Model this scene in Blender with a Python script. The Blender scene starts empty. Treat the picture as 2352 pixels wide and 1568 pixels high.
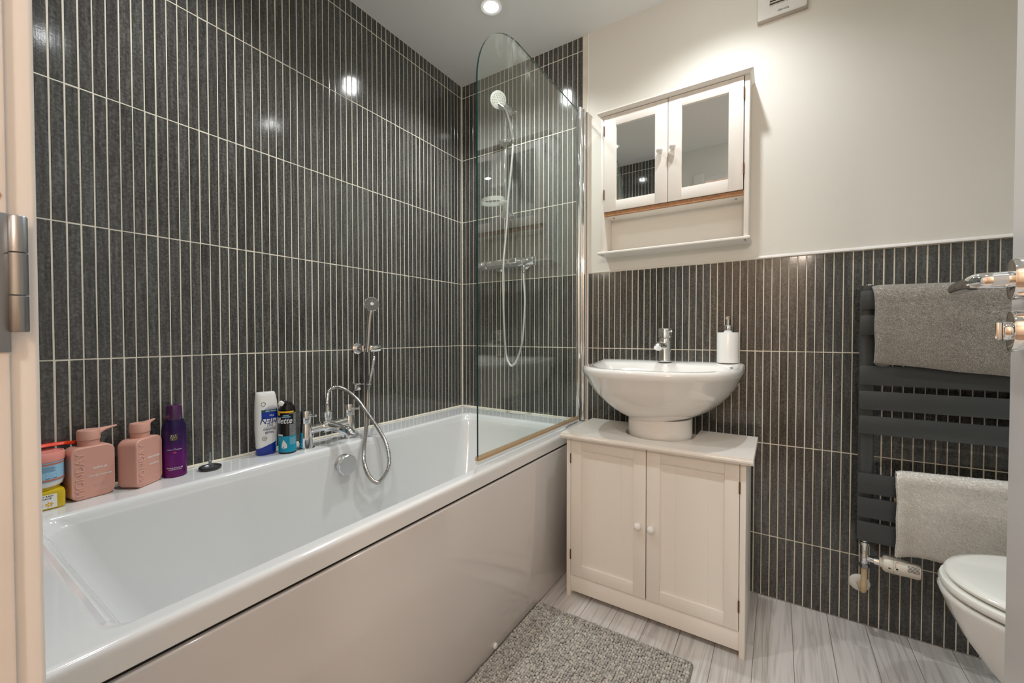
import bpy, bmesh, math, random
import numpy as np
from mathutils import Matrix, Vector
random.seed(7); rng = np.random.default_rng(7)
S = bpy.context.scene
COL = S.collection
PI = math.pi

# ------------------------------------------------------------------ camera, world, exposure, lights
cd = bpy.data.cameras.new('camera'); cam = bpy.data.objects.new('camera', cd); COL.objects.link(cam)
cd.sensor_width = 36; cd.lens = 14.4785; cd.clip_start = 0.02
_y, _p, _r = math.radians(32.8405), math.radians(-0.9952), math.radians(-0.0403)
_f = Vector((-math.sin(_y)*math.cos(_p), math.cos(_y)*math.cos(_p), math.sin(_p)))
_rt = Vector((math.cos(_y), math.sin(_y), 0)); _u = _rt.cross(_f)
_rt, _u = _rt*math.cos(_r)+_u*math.sin(_r), -_rt*math.sin(_r)+_u*math.cos(_r)
cam.matrix_world = Matrix(((_rt.x, _u.x, -_f.x, 1.4486), (_rt.y, _u.y, -_f.y, -1.7443), (_rt.z, _u.z, -_f.z, 0.9502), (0, 0, 0, 1)))
S.camera = cam
W = bpy.data.worlds.new('world'); S.world = W; W.use_nodes = True
W.node_tree.nodes['Background'].inputs[0].default_value = (1, .96, .92, 1)
W.node_tree.nodes['Background'].inputs[1].default_value = 0.05
S.view_settings.view_transform = 'Standard'; S.view_settings.look = 'None'
S.view_settings.exposure = 0.16; S.view_settings.gamma = 1.0; S.view_settings.use_curve_mapping = False
S.cycles.diffuse_bounces = 6; S.cycles.max_bounces = 12
CEIL = 2.286

def spot(loc, power, col, size=132, blend=0.95):
    l = bpy.data.lights.new('downlight_beam', 'SPOT'); l.energy = power; l.color = col
    l.spot_size = math.radians(size); l.spot_blend = blend; l.shadow_soft_size = 0.022
    o = bpy.data.objects.new('downlight_beam', l); o.location = loc; COL.objects.link(o); return o
COOL = (.94, .98, 1.0); WARM = (.93, .975, 1.0)
DOWNLIGHTS = [((.455, -.360), 38, COOL, 'recessed white ceiling downlight glowing above the glass bath screen'),
              ((1.268, -.352), 23.5, WARM, 'recessed white ceiling downlight above the basin and mirror cabinet'),
              ((.455, -1.315), 26, COOL, 'recessed white ceiling downlight above the near end of the bath'),
              ((1.313, -1.315), 10, WARM, 'recessed white ceiling downlight just inside the doorway'),
              ((2.05, -1.315), 19, COOL, 'added unseen ceiling downlight behind the open door, toward the toilet')]  # unseen lamp, added and set forward to light the towels from the front
for (xy, pw, cl, _) in DOWNLIGHTS: spot((xy[0], xy[1], CEIL-.034), pw, cl)
HALL = (1.66, -2.75, 1.74)
al = bpy.data.lights.new('hall_lamp_light', 'POINT'); al.shadow_soft_size = .10; al.energy = 26; al.color = (1.0, .85, .725)
alo = bpy.data.objects.new('hall_lamp_light', al); alo.location = HALL; COL.objects.link(alo)

# ------------------------------------------------------------------ materials
def nodes(m):
    m.use_nodes = True; return m.node_tree.nodes, m.node_tree.links
def srgb(r, g, b):
    f = lambda c: (c/255/12.92) if c <= 10 else ((c/255+.055)/1.055)**2.4
    return (f(r), f(g), f(b))
MATS = {}
def mat(name, col, rough=.5, metal=0, bump=None, var=None, coat=0, spec=.5, emit=None, sss=0, trans=0, sheen=0):
    if name in MATS: return MATS[name]
    m = bpy.data.materials.new(name); n, l = nodes(m); p = n['Principled BSDF']
    p.inputs['Base Color'].default_value = (*col, 1); p.inputs['Roughness'].default_value = rough
    p.inputs['Metallic'].default_value = metal; p.inputs['Specular IOR Level'].default_value = spec
    p.inputs['Coat Weight'].default_value = coat; p.inputs['Coat Roughness'].default_value = .05
    p.inputs['Transmission Weight'].default_value = trans; p.inputs['Sheen Weight'].default_value = sheen
    if emit: p.inputs['Emission Color'].default_value = (*emit[0], 1); p.inputs['Emission Strength'].default_value = emit[1]
    tc = None
    if bump or var:
        tc = n.new('ShaderNodeTexCoord')
    if bump:   # (scale, strength, distance)
        nz = n.new('ShaderNodeTexNoise'); nz.inputs['Scale'].default_value = bump[0]; nz.inputs['Detail'].default_value = 3
        b = n.new('ShaderNodeBump'); b.inputs['Strength'].default_value = bump[1]; b.inputs['Distance'].default_value = bump[2]
        l.new(tc.outputs['Object'], nz.inputs['Vector']); l.new(nz.outputs['Fac'], b.inputs['Height']); l.new(b.outputs['Normal'], p.inputs['Normal'])
    if var:    # (scale, amount)
        nz = n.new('ShaderNodeTexNoise'); nz.inputs['Scale'].default_value = var[0]; nz.inputs['Detail'].default_value = 4
        hs = n.new('ShaderNodeHueSaturation'); hs.inputs['Color'].default_value = (*col, 1)
        mr = n.new('ShaderNodeMapRange'); mr.inputs['From Min'].default_value = .3; mr.inputs['From Max'].default_value = .7
        mr.inputs['To Min'].default_value = 1-var[1]; mr.inputs['To Max'].default_value = 1+var[1]
        l.new(tc.outputs['Object'], nz.inputs['Vector']); l.new(nz.outputs['Fac'], mr.inputs['Value'])
        l.new(mr.outputs['Result'], hs.inputs['Value']); l.new(hs.outputs['Color'], p.inputs['Base Color'])
    MATS[name] = m; return m

def tile_mat():
    m = bpy.data.materials.new('slate_tile_glaze'); n, l = nodes(m); p = n['Principled BSDF']
    tc = n.new('ShaderNodeTexCoord'); oi = n.new('ShaderNodeObjectInfo'); ge = n.new('ShaderNodeNewGeometry')
    ad = n.new('ShaderNodeMath'); ad.operation = 'ADD'
    fr = n.new('ShaderNodeMath'); fr.operation = 'FRACT'
    l.new(oi.outputs['Random'], ad.inputs[0]); l.new(ge.outputs['Random Per Island'], ad.inputs[1]); l.new(ad.outputs[0], fr.inputs[0])
    # streaks run up each strip, shifted per strip
    cx = n.new('ShaderNodeCombineXYZ'); sc = n.new('ShaderNodeMath'); sc.operation = 'MULTIPLY'; sc.inputs[1].default_value = 40
    l.new(fr.outputs[0], sc.inputs[0]); l.new(sc.outputs[0], cx.inputs[0]); l.new(sc.outputs[0], cx.inputs[1]); l.new(sc.outputs[0], cx.inputs[2])
    va = n.new('ShaderNodeVectorMath'); va.operation = 'ADD'; l.new(ge.outputs['Position'], va.inputs[0]); l.new(cx.outputs[0], va.inputs[1])
    mp = n.new('ShaderNodeMapping'); mp.inputs['Scale'].default_value = (150, 150, 9); l.new(va.outputs[0], mp.inputs['Vector'])
    nz = n.new('ShaderNodeTexNoise'); nz.inputs['Scale'].default_value = 1; nz.inputs['Detail'].default_value = 5; nz.inputs['Roughness'].default_value = .65
    l.new(mp.outputs[0], nz.inputs['Vector'])
    nf = n.new('ShaderNodeTexNoise'); nf.inputs['Scale'].default_value = 170; nf.inputs['Detail'].default_value = 4; l.new(va.outputs[0], nf.inputs['Vector'])
    cr = n.new('ShaderNodeValToRGB'); e = cr.color_ramp.elements
    e[0].position = .36; e[0].color = (*srgb(50, 48, 46), 1); e[1].position = .66; e[1].color = (*srgb(104, 104, 101), 1)
    k = e.new(.5); k.color = (*srgb(75, 74, 71), 1)
    mx = n.new('ShaderNodeMix'); mx.inputs[0].default_value = .5; l.new(nz.outputs['Fac'], mx.inputs[2]); l.new(nf.outputs['Fac'], mx.inputs[3])
    l.new(mx.outputs[0], cr.inputs[0])
    hs = n.new('ShaderNodeHueSaturation'); mr = n.new('ShaderNodeMapRange'); mr.inputs['To Min'].default_value = .82; mr.inputs['To Max'].default_value = 1.16
    l.new(fr.outputs[0], mr.inputs['Value']); l.new(mr.outputs[0], hs.inputs['Value']); l.new(cr.outputs[0], hs.inputs['Color'])
    l.new(hs.outputs[0], p.inputs['Base Color'])
    b = n.new('ShaderNodeBump'); b.inputs['Strength'].default_value = .10; b.inputs['Distance'].default_value = .0010
    l.new(mx.outputs[0], b.inputs['Height']); l.new(b.outputs[0], p.inputs['Normal'])
    p.inputs['Roughness'].default_value = .10; p.inputs['Specular IOR Level'].default_value = .6
    return m

def plank_mat():
    m = bpy.data.materials.new('pale_grey_wood_vinyl'); n, l = nodes(m); p = n['Principled BSDF']
    ge = n.new('ShaderNodeNewGeometry'); oi = n.new('ShaderNodeObjectInfo')
    sc = n.new('ShaderNodeMath'); sc.operation = 'MULTIPLY'; sc.inputs[1].default_value = 30; l.new(oi.outputs['Random'], sc.inputs[0])
    cx = n.new('ShaderNodeCombineXYZ'); l.new(sc.outputs[0], cx.inputs[0]); l.new(sc.outputs[0], cx.inputs[1]); l.new(sc.outputs[0], cx.inputs[2])
    va = n.new('ShaderNodeVectorMath'); va.operation = 'ADD'; l.new(ge.outputs['Position'], va.inputs[0]); l.new(cx.outputs[0], va.inputs[1])
    mp = n.new('ShaderNodeMapping'); mp.inputs['Scale'].default_value = (24, 1.3, 3); l.new(va.outputs[0], mp.inputs['Vector'])
    wd = n.new('ShaderNodeTexNoise'); wd.inputs['Scale'].default_value = 1.0; wd.inputs['Detail'].default_value = 2.0; wd.inputs['Distortion'].default_value = .9
    l.new(mp.outputs[0], wd.inputs['Vector'])
    mu = n.new('ShaderNodeMath'); mu.operation = 'MULTIPLY'; mu.inputs[1].default_value = 10; l.new(wd.outputs['Fac'], mu.inputs[0])
    fr = n.new('ShaderNodeMath'); fr.operation = 'PINGPONG'; fr.inputs[1].default_value = 1; l.new(mu.outputs[0], fr.inputs[0])
    mp2 = n.new('ShaderNodeMapping'); mp2.inputs['Scale'].default_value = (300, 7, 20); l.new(va.outputs[0], mp2.inputs['Vector'])
    gr = n.new('ShaderNodeTexNoise'); gr.inputs['Scale'].default_value = 1; gr.inputs['Detail'].default_value = 4; l.new(mp2.outputs[0], gr.inputs['Vector'])
    mx = n.new('ShaderNodeMix'); mx.inputs[0].default_value = .66; l.new(fr.outputs[0], mx.inputs[2]); l.new(gr.outputs['Fac'], mx.inputs[3])
    cr = n.new('ShaderNodeValToRGB'); e = cr.color_ramp.elements
    e[0].position = .18; e[0].color = (*srgb(176, 171, 167), 1); e[1].position = .60; e[1].color = (*srgb(216, 211, 207), 1)
    l.new(mx.outputs[0], cr.inputs[0])
    hs = n.new('ShaderNodeHueSaturation'); mr = n.new('ShaderNodeMapRange'); mr.inputs['To Min'].default_value = .93; mr.inputs['To Max'].default_value = 1.05
    l.new(oi.outputs['Random'], mr.inputs['Value']); l.new(mr.outputs[0], hs.inputs['Value']); l.new(cr.outputs[0], hs.inputs['Color'])
    l.new(hs.outputs[0], p.inputs['Base Color']); p.inputs['Roughness'].default_value = .42
    b = n.new('ShaderNodeBump'); b.inputs['Strength'].default_value = .12; b.inputs['Distance'].default_value = .001
    l.new(mx.outputs[0], b.inputs['Height']); l.new(b.outputs[0], p.inputs['Normal'])
    return m

def island_mat(name, cols, rough=.9, sheen=.3, thin=0):
    m = bpy.data.materials.new(name); n, l = nodes(m); p = n['Principled BSDF']
    ge = n.new('ShaderNodeNewGeometry'); cr = n.new('ShaderNodeValToRGB'); e = cr.color_ramp.elements
    e[0].position = 0; e[0].color = (*cols[0], 1); e[1].position = 1; e[1].color = (*cols[-1], 1)
    for i, c in enumerate(cols[1:-1]): k = e.new((i+1)/(len(cols)-1)); k.color = (*c, 1)
    l.new(ge.outputs['Random Per Island'], cr.inputs[0]); l.new(cr.outputs[0], p.inputs['Base Color'])
    p.inputs['Roughness'].default_value = rough; p.inputs['Sheen Weight'].default_value = sheen
    if thin:      # fibres let light through
        tr = n.new('ShaderNodeBsdfTranslucent'); l.new(cr.outputs[0], tr.inputs[0]); mx = n.new('ShaderNodeMixShader'); mx.inputs[0].default_value = thin
        l.new(p.outputs[0], mx.inputs[1]); l.new(tr.outputs[0], mx.inputs[2]); l.new(mx.outputs[0], n['Material Output'].inputs[0])
    return m

def glass_mat():
    # clear sheet: see-through with angle dependent mirror reflection (Schlick), light passes through it
    m = bpy.data.materials.new('screen_glass'); n, l = nodes(m); n.remove(n['Principled BSDF'])
    lw = n.new('ShaderNodeLayerWeight'); lw.inputs['Blend'].default_value = .5
    pw = n.new('ShaderNodeMath'); pw.operation = 'POWER'; pw.inputs[1].default_value = 5; l.new(lw.outputs['Facing'], pw.inputs[0])
    ma = n.new('ShaderNodeMath'); ma.operation = 'MULTIPLY_ADD'; ma.inputs[1].default_value = .95; ma.inputs[2].default_value = .05; l.new(pw.outputs[0], ma.inputs[0])
    t = n.new('ShaderNodeBsdfTransparent'); t.inputs[0].default_value = (.955, .985, .972, 1)
    g = n.new('ShaderNodeBsdfGlossy'); g.inputs['Roughness'].default_value = .004; g.inputs[0].default_value = (.97, 1, .985, 1)
    mx = n.new('ShaderNodeMixShader'); l.new(ma.outputs[0], mx.inputs[0]); l.new(t.outputs[0], mx.inputs[1]); l.new(g.outputs[0], mx.inputs[2])
    # dried water marks near the top: thin white scale
    ge = n.new('ShaderNodeNewGeometry'); mp = n.new('ShaderNodeMapping'); mp.inputs['Scale'].default_value = (1, 70, 16); l.new(ge.outputs['Position'], mp.inputs[0])
    nz = n.new('ShaderNodeTexNoise'); nz.inputs['Scale'].default_value = 1; nz.inputs['Detail'].default_value = 5; l.new(mp.outputs[0], nz.inputs[0])
    r1 = n.new('ShaderNodeMapRange'); r1.inputs['From Min'].default_value = .52; r1.inputs['From Max'].default_value = .72; l.new(nz.outputs['Fac'], r1.inputs[0])
    sp = n.new('ShaderNodeSeparateXYZ'); l.new(ge.outputs['Position'], sp.inputs[0])
    r2 = n.new('ShaderNodeMapRange'); r2.inputs['From Min'].default_value = 1.80; r2.inputs['From Max'].default_value = 1.92; l.new(sp.outputs['Z'], r2.inputs[0])
    r3 = n.new('ShaderNodeMapRange'); r3.inputs['From Min'].default_value = -.38; r3.inputs['From Max'].default_value = -.52; l.new(sp.outputs['Y'], r3.inputs[0])
    m1 = n.new('ShaderNodeMath'); m1.operation = 'MULTIPLY'; l.new(r1.outputs[0], m1.inputs[0]); l.new(r2.outputs[0], m1.inputs[1])
    m3 = n.new('ShaderNodeMath'); m3.operation = 'MULTIPLY'; l.new(m1.outputs[0], m3.inputs[0]); l.new(r3.outputs[0], m3.inputs[1])
    m2 = n.new('ShaderNodeMath'); m2.operation = 'MULTIPLY'; m2.inputs[1].default_value = .45; l.new(m3.outputs[0], m2.inputs[0])
    d = n.new('ShaderNodeBsdfDiffuse'); d.inputs[0].default_value = (.85, .87, .86, 1)
    mx2 = n.new('ShaderNodeMixShader'); l.new(m2.outputs[0], mx2.inputs[0]); l.new(mx.outputs[0], mx2.inputs[1]); l.new(d.outputs[0], mx2.inputs[2])
    l.new(mx2.outputs[0], n['Material Output'].inputs[0]); return m

def thin_plastic(name, col, alpha):
    m = bpy.data.materials.new(name); n, l = nodes(m); p = n['Principled BSDF']
    p.inputs['Base Color'].default_value = (*col, 1); p.inputs['Roughness'].default_value = .18; p.inputs['Alpha'].default_value = alpha
    return m

def purple_mat():
    m = bpy.data.materials.new('purple_bottle_fade'); n, l = nodes(m); p = n['Principled BSDF']
    tc = n.new('ShaderNodeTexCoord'); sp = n.new('ShaderNodeSeparateXYZ'); l.new(tc.outputs['Object'], sp.inputs[0])
    mr = n.new('ShaderNodeMapRange'); mr.inputs['From Max'].default_value = .17; l.new(sp.outputs['Z'], mr.inputs[0])
    cr = n.new('ShaderNodeValToRGB'); e = cr.color_ramp.elements
    e[0].position = .05; e[0].color = (*srgb(104, 22, 98), 1); e[1].position = .95; e[1].color = (*srgb(30, 22, 64), 1)
    k = e.new(.33); k.color = (*srgb(104, 20, 112), 1); k = e.new(.55); k.color = (*srgb(62, 26, 92), 1)
    l.new(mr.outputs[0], cr.inputs[0]); l.new(cr.outputs[0], p.inputs['Base Color'])
    p.inputs['Metallic'].default_value = .35; p.inputs['Roughness'].default_value = .28; return m

TILE = tile_mat(); PLANK = plank_mat(); GLASS = glass_mat(); PURPLE = purple_mat()
GROUT = mat('cream_grout', srgb(226, 219, 202), .8, bump=(160, .25, .001), var=(14, .10))
PLASTER = mat('wall_paint', srgb(229, 226, 218), .55, bump=(55, .10, .002), spec=.3)
CEILP = mat('ceiling_paint', srgb(238, 239, 237), .75, bump=(40, .08, .002), spec=.25)
WHITEGLOSS = mat('white_gloss_trim', srgb(238, 234, 230), .25)
DOORP = mat('door_paint', srgb(228, 224, 221), .32, bump=(30, .05, .002))
JAMBP = mat('old_cream_gloss_paint', srgb(236, 228, 222), .35, bump=(20, .2, .003), var=(9, .06))
ACRYL = mat('white_acrylic', srgb(225, 225, 224), .12, coat=.6)
PANELM = mat('bath_panel_acrylic', srgb(210, 205, 202), .10, bump=(3.2, .06, .01), coat=.5)
CERAM = mat('white_ceramic', srgb(236, 233, 229), .07, coat=.7)
CERAM2 = mat('soft_white_ceramic', srgb(240, 238, 234), .22)
VAN = mat('white_painted_wood', srgb(236, 230, 222), .34, bump=(90, .05, .001))
MDF = mat('raw_fibreboard', srgb(176, 130, 92), .8, var=(120, .2))
CHROME = mat('chrome', (.86, .87, .88), .06, 1)
STEEL = mat('satin_steel', (.33, .35, .37), .36, 1, bump=(60, .1, .001))
HOSEM = mat('ribbed_hose_steel', (.50, .48, .45), .22, 1)
BRASS = mat('aged_brass_hinge', srgb(112, 78, 58), .4, .6)
DARK = mat('black_gap', (.01, .01, .01), .8)
RUBBER = mat('black_rubber', srgb(38, 36, 34), .5)
MIRROR = mat('mirror_silver', (.93, .95, .94), .01, 1)
ANTH = mat('anthracite_radiator_paint', srgb(66, 69, 70), .32, bump=(220, .08, .0006))
EDGEG = mat('green_glass_edge', srgb(20, 62, 58), .08)
AMBER = thin_plastic('yellowed_clear_seal', srgb(196, 152, 92), .55)
CLEAR = thin_plastic('clear_plastic', srgb(222, 222, 214), .38)
SILIC = mat('silicone_sealant', srgb(232, 224, 206), .4, var=(25, .14))
BLACK = mat('black_print', srgb(20, 20, 22), .5)
WHITEP = mat('white_print', srgb(240, 240, 238), .5)
GREYP = mat('grey_print', srgb(120, 122, 124), .5)
PINK = mat('dusty_pink_plastic', srgb(214, 160, 143), .42)
PINKL = mat('pink_emboss_highlight', srgb(222, 174, 158), .3)  # paler than the bottle: highlights on the raised letters put into colour
SALMON = mat('salmon_pink_lid', srgb(232, 150, 138), .3)
YELLOW = mat('yellow_scrub', srgb(206, 176, 22), .16, coat=.5)
LBLUE = mat('light_blue_label', srgb(150, 196, 224), .35)
TANB = mat('terracotta_band', srgb(190, 112, 88), .4)
RED = mat('orange_red_plastic', srgb(240, 62, 20), .3)
BLUE = mat('deep_blue_plastic', srgb(10, 48, 150), .25)
NAVY = mat('navy_print', srgb(16, 44, 122), .4)
TEAL = mat('teal_print', srgb(0, 146, 178), .3)
GREENP = mat('green_print', srgb(62, 110, 72), .5)
WHITEPL = mat('white_plastic', srgb(234, 233, 229), .25)
CREAMPL = mat('cream_plastic', srgb(226, 218, 204), .35)
BLACKPL = mat('black_glossy_plastic', srgb(20, 20, 21), .16)
ORANGEY = mat('amber_yellow_print', srgb(246, 186, 20), .35)
PURPCAP = mat('purple_translucent_cap', srgb(74, 34, 78), .12, coat=.6)
GOLD = mat('dark_gold_print', srgb(92, 80, 50), .4, .3)
CAN = mat('black_can_print', srgb(22, 22, 24), .25)
GREYCAN = mat('grey_can_print', srgb(110, 108, 106), .3)
BEIGEPIPE = mat('painted_pipe_beige', srgb(206, 182, 146), .4)
HALLP = mat('hall_wall_paint', srgb(232, 216, 198), .7)
HALLF = mat('hall_carpet', srgb(150, 132, 116), .95)
RUGB = mat('rug_binding', srgb(128, 124, 118), .9, bump=(300, .4, .001))
RUGP = island_mat('rug_bobble', [srgb(134, 132, 128), srgb(178, 173, 166), srgb(150, 147, 144), srgb(196, 190, 180), srgb(160, 158, 152)])
GTOW = mat('grey_terry_base', srgb(188, 184, 178), .95, var=(70, .12))
GTOWP = island_mat('grey_terry_loops', [srgb(186, 182, 176), srgb(222, 218, 212), srgb(200, 196, 188), srgb(234, 230, 225), srgb(206, 200, 190)], thin=.45)
WTOW = mat('white_fleece_base', srgb(236, 232, 226), .95)
WTOWP = island_mat('white_fleece_pile', [srgb(238, 234, 228), srgb(250, 249, 246), srgb(242, 239, 234), srgb(252, 251, 249)], thin=.6)
LENS = mat('lamp_lens', (1, 1, 1), .3, emit=((.96, 1, 1), 58))
HALLLENS = bpy.data.materials.new('hall_lamp_opal'); _n, _l = nodes(HALLLENS); _n.remove(_n['Principled BSDF'])
_t = _n.new('ShaderNodeBsdfTransparent'); _e = _n.new('ShaderNodeEmission'); _e.inputs[0].default_value = (1, .83, .66, 1); _e.inputs[1].default_value = 3.2
_a = _n.new('ShaderNodeAddShader'); _l.new(_t.outputs[0], _a.inputs[0]); _l.new(_e.outputs[0], _a.inputs[1]); _l.new(_a.outputs[0], _n['Material Output'].inputs[0])

# ------------------------------------------------------------------ helpers
def finish(name, me, m, parent=None, smooth=35, kind=None):
    for x in (m if isinstance(m, (list, tuple)) else [m]): me.materials.append(x)
    if smooth:
        me.shade_smooth(); me.set_sharp_from_angle(angle=math.radians(smooth))
    o = bpy.data.objects.new(name, me); COL.objects.link(o)
    if parent is not None:
        o.parent = parent; me.transform(world_of(parent).inverted())
    if kind: o['kind'] = kind
    return o
def world_of(o):
    M = Matrix.LocRotScale(o.location, o.rotation_euler, o.scale)
    return (world_of(o.parent) @ M) if o.parent else M
def obj(name, bm, m, parent=None, smooth=35, kind=None):
    me = bpy.data.meshes.new(name); bm.normal_update(); bm.to_mesh(me); bm.free()
    return finish(name, me, m, parent, smooth, kind)
def from_arrays(name, v, f, m, parent=None, smooth=60, kind=None):
    me = bpy.data.meshes.new(name)
    v = np.asarray(v, np.float32); f = np.asarray(f, np.int32); k = f.shape[1]
    me.vertices.add(len(v)); me.vertices.foreach_set('co', v.ravel())
    me.loops.add(f.size); me.loops.foreach_set('vertex_index', f.ravel())
    me.polygons.add(len(f)); me.polygons.foreach_set('loop_start', np.arange(0, f.size, k, dtype=np.int32))
    me.update(calc_edges=True); me.validate()
    return finish(name, me, m, parent, smooth, kind)
def tag(o, label, cat, group=None):
    o['label'] = label; o['category'] = cat
    if group: o['group'] = group
    return o
def thing(name, label, cat, loc=(0, 0, 0), rz=0, group=None):
    o = bpy.data.objects.new(name, None); COL.objects.link(o); o.location = loc; o.rotation_euler = (0, 0, rz)
    o.empty_display_size = .05
    return tag(o, label, cat, group)
def struct(o, label=None):
    o['kind'] = 'structure'
    if label: o['label'] = label
    return o

def B(): return bmesh.new()
def box(bm, x0, x1, y0, y1, z0, z1, r=0, seg=2, M=None):
    ret = bmesh.ops.create_cube(bm, size=1, matrix=Matrix.Translation(((x0+x1)/2, (y0+y1)/2, (z0+z1)/2)) @ Matrix.Diagonal((abs(x1-x0), abs(y1-y0), abs(z1-z0), 1)))
    vs = ret['verts']
    if r > 0:
        es = list({e for v in vs for e in v.link_edges})
        rr = bmesh.ops.bevel(bm, geom=es, offset=min(r, .49*min(abs(x1-x0), abs(y1-y0), abs(z1-z0))), segments=seg, affect='EDGES', profile=.5)
        vs = list({v for f in rr['faces'] for v in f.verts} | {v for v in vs if v.is_valid})
    if M is not None: bmesh.ops.transform(bm, matrix=M, verts=vs)
    return bm
def loft(bm, rings, close=True, cap0=False, cap1=False):
    R = [[bm.verts.new(p) for p in r] for r in rings]
    n = len(R[0])
    for a, b in zip(R, R[1:]):
        for i in range(n if close else n-1):
            j = (i+1) % n
            try: bm.faces.new((a[i], a[j], b[j], b[i]))
            except ValueError: pass
    if cap0: bm.faces.new(list(reversed(R[0])))
    if cap1: bm.faces.new(R[-1])
    return bm
def frame_of(d):
    d = Vector(d).normalized(); a = Vector((0, 0, 1)) if abs(d.z) < .95 else Vector((0, 1, 0))
    u = a.cross(d).normalized(); return u, d.cross(u), d
def lathe(bm, prof, o=(0, 0, 0), ax=(0, 0, 1), n=32, cap=True):
    """prof: list of (radius, distance along axis)"""
    u, v, d = frame_of(ax); o = Vector(o)
    rings = [[o + d*h + (u*math.cos(2*PI*i/n) + v*math.sin(2*PI*i/n))*max(r, 1e-5) for i in range(n)] for r, h in prof]
    loft(bm, rings, cap0=cap, cap1=cap)
    bmesh.ops.recalc_face_normals(bm, faces=bm.faces[:]); return bm
def smooth_path(P, k=8):
    P = [Vector(p) for p in P]; out = []
    Q = [P[0]*2-P[1]] + P + [P[-1]*2-P[-2]]
    for i in range(1, len(Q)-2):
        a, b, c, d = Q[i-1:i+3]
        for s in range(k):
            t = s/k; out.append(.5*((2*b)+(c-a)*t+(2*a-5*b+4*c-d)*t*t+(3*b-a-3*c+d)*t**3))
    out.append(P[-1]); return out
def tube(bm, pts, rad, n=12, caps=True):
    """sweep; rad is a number, list, or function of index"""
    pts = [Vector(p) for p in pts]; T = []
    for i in range(len(pts)):
        a = pts[max(i-1, 0)]; b = pts[min(i+1, len(pts)-1)]; T.append((b-a).normalized())
    u, v, _ = frame_of(T[0]); rings = []
    for i, p in enumerate(pts):
        if i:
            q = T[i-1].rotation_difference(T[i]); u = q @ u; v = q @ v
        r = rad(i) if callable(rad) else (rad[i] if isinstance(rad, (list, tuple)) else rad)
        rings.append([p + (u*math.cos(2*PI*k/n)+v*math.sin(2*PI*k/n))*r for k in range(n)])
    loft(bm, rings, cap0=caps, cap1=caps); bmesh.ops.recalc_face_normals(bm, faces=bm.faces[:]); return bm
def resample(pts, step):
    pts = [Vector(p) for p in pts]; out = [pts[0]]; acc = 0
    for a, b in zip(pts, pts[1:]):
        L = (b-a).length; s = step-acc
        while s <= L: out.append(a+(b-a)*(s/L)); s += step
        acc = (acc+L) % step
    return out
def corrugated(bm, path, r, step=.0022, n=10):
    P = resample(smooth_path(path, 12), step)
    return tube(bm, P, lambda i: r if i % 2 else r*.80, n)
def rrect(x0, x1, y0, y1, r, z, n=8):
    out = []
    for cx, cy, a0 in ((x1-r, y1-r, 0), (x0+r, y1-r, PI/2), (x0+r, y0+r, PI), (x1-r, y0+r, 3*PI/2)):
        for i in range(n+1):
            a = a0+PI/2*i/n; out.append((cx+r*math.cos(a), cy+r*math.sin(a), z))
    return out
def prism(bm, poly, d):
    """extrude a closed 3D polygon by vector d"""
    d = Vector(d); a = [bm.verts.new(p) for p in poly]; b = [bm.verts.new(Vector(p)+d) for p in poly]
    bm.faces.new(a); bm.faces.new(list(reversed(b)))
    for i in range(len(a)):
        j = (i+1) % len(a); bm.faces.new((a[j], a[i], b[i], b[j]))
    bmesh.ops.recalc_face_normals(bm, faces=bm.faces[:]); return bm
def text_verts(s, size, extrude=.0004, bold=0, xs=1, shear=0):
    c = bpy.data.curves.new('lettering', 'FONT'); c.body = s; c.size = size; c.extrude = extrude; c.offset = bold
    c.align_x = 'CENTER'; c.align_y = 'CENTER'; c.shear = shear; c.resolution_u = 3
    o = bpy.data.objects.new('lettering', c); me = bpy.data.meshes.new_from_object(o)
    bpy.data.objects.remove(o); bpy.data.curves.remove(c)
    me.transform(Matrix.Diagonal((xs, 1, 1, 1))); return me
def text_on(name, lines, m, parent, o, right, up, extrude=.0004, bold=0, wrap=None):
    """lines: (string, size, dx, dy[, xscale, shear]); each line one part, laid in plane at o (parent local axes); wrap=radius bends it round a cylinder"""
    R = Vector(right).normalized(); U = Vector(up).normalized(); N = R.cross(U); o = Vector(o); out = []
    for ln in lines:
        me = text_verts(ln[0], ln[1], extrude, bold, ln[4] if len(ln) > 4 else 1, ln[5] if len(ln) > 5 else 0)
        for v in me.vertices:
            x, y, z = v.co.x+ln[2], v.co.y+ln[3], v.co.z
            if wrap:
                a = x/wrap; v.co = o + R*((wrap+z)*math.sin(a)) + N*((wrap+z)*math.cos(a)-wrap) + U*y
            else: v.co = o+R*x+U*y+N*z
        me.name = name; me.materials.append(m)
        ob = bpy.data.objects.new(name, me); COL.objects.link(ob); ob.parent = parent; out.append(ob)
    return out
def cyl_patch(bm, r, a0, a1, z0, z1, o=(0, 0, 0), n=16, thick=.0005):
    """curved label patch round local z axis, angles in radians from +x"""
    o = Vector(o); P = lambda rr, a, z: o+Vector((rr*math.cos(a), rr*math.sin(a), z))
    A = [a0+(a1-a0)*i/n for i in range(n+1)]
    ou = [(bm.verts.new(P(r+thick, a, z0)), bm.verts.new(P(r+thick, a, z1))) for a in A]
    inn = [(bm.verts.new(P(r-thick, a, z0)), bm.verts.new(P(r-thick, a, z1))) for a in A]
    for i in range(n):
        bm.faces.new((ou[i][0], ou[i+1][0], ou[i+1][1], ou[i][1])); bm.faces.new((inn[i][0], inn[i][1], inn[i+1][1], inn[i+1][0]))
        bm.faces.new((ou[i][1], ou[i+1][1], inn[i+1][1], inn[i][1])); bm.faces.new((ou[i][0], inn[i][0], inn[i+1][0], ou[i+1][0]))
    for i in (0, n): bm.faces.new((ou[i][0], ou[i][1], inn[i][1], inn[i][0]))
    bmesh.ops.recalc_face_normals(bm, faces=bm.faces[:]); return bm

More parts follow.
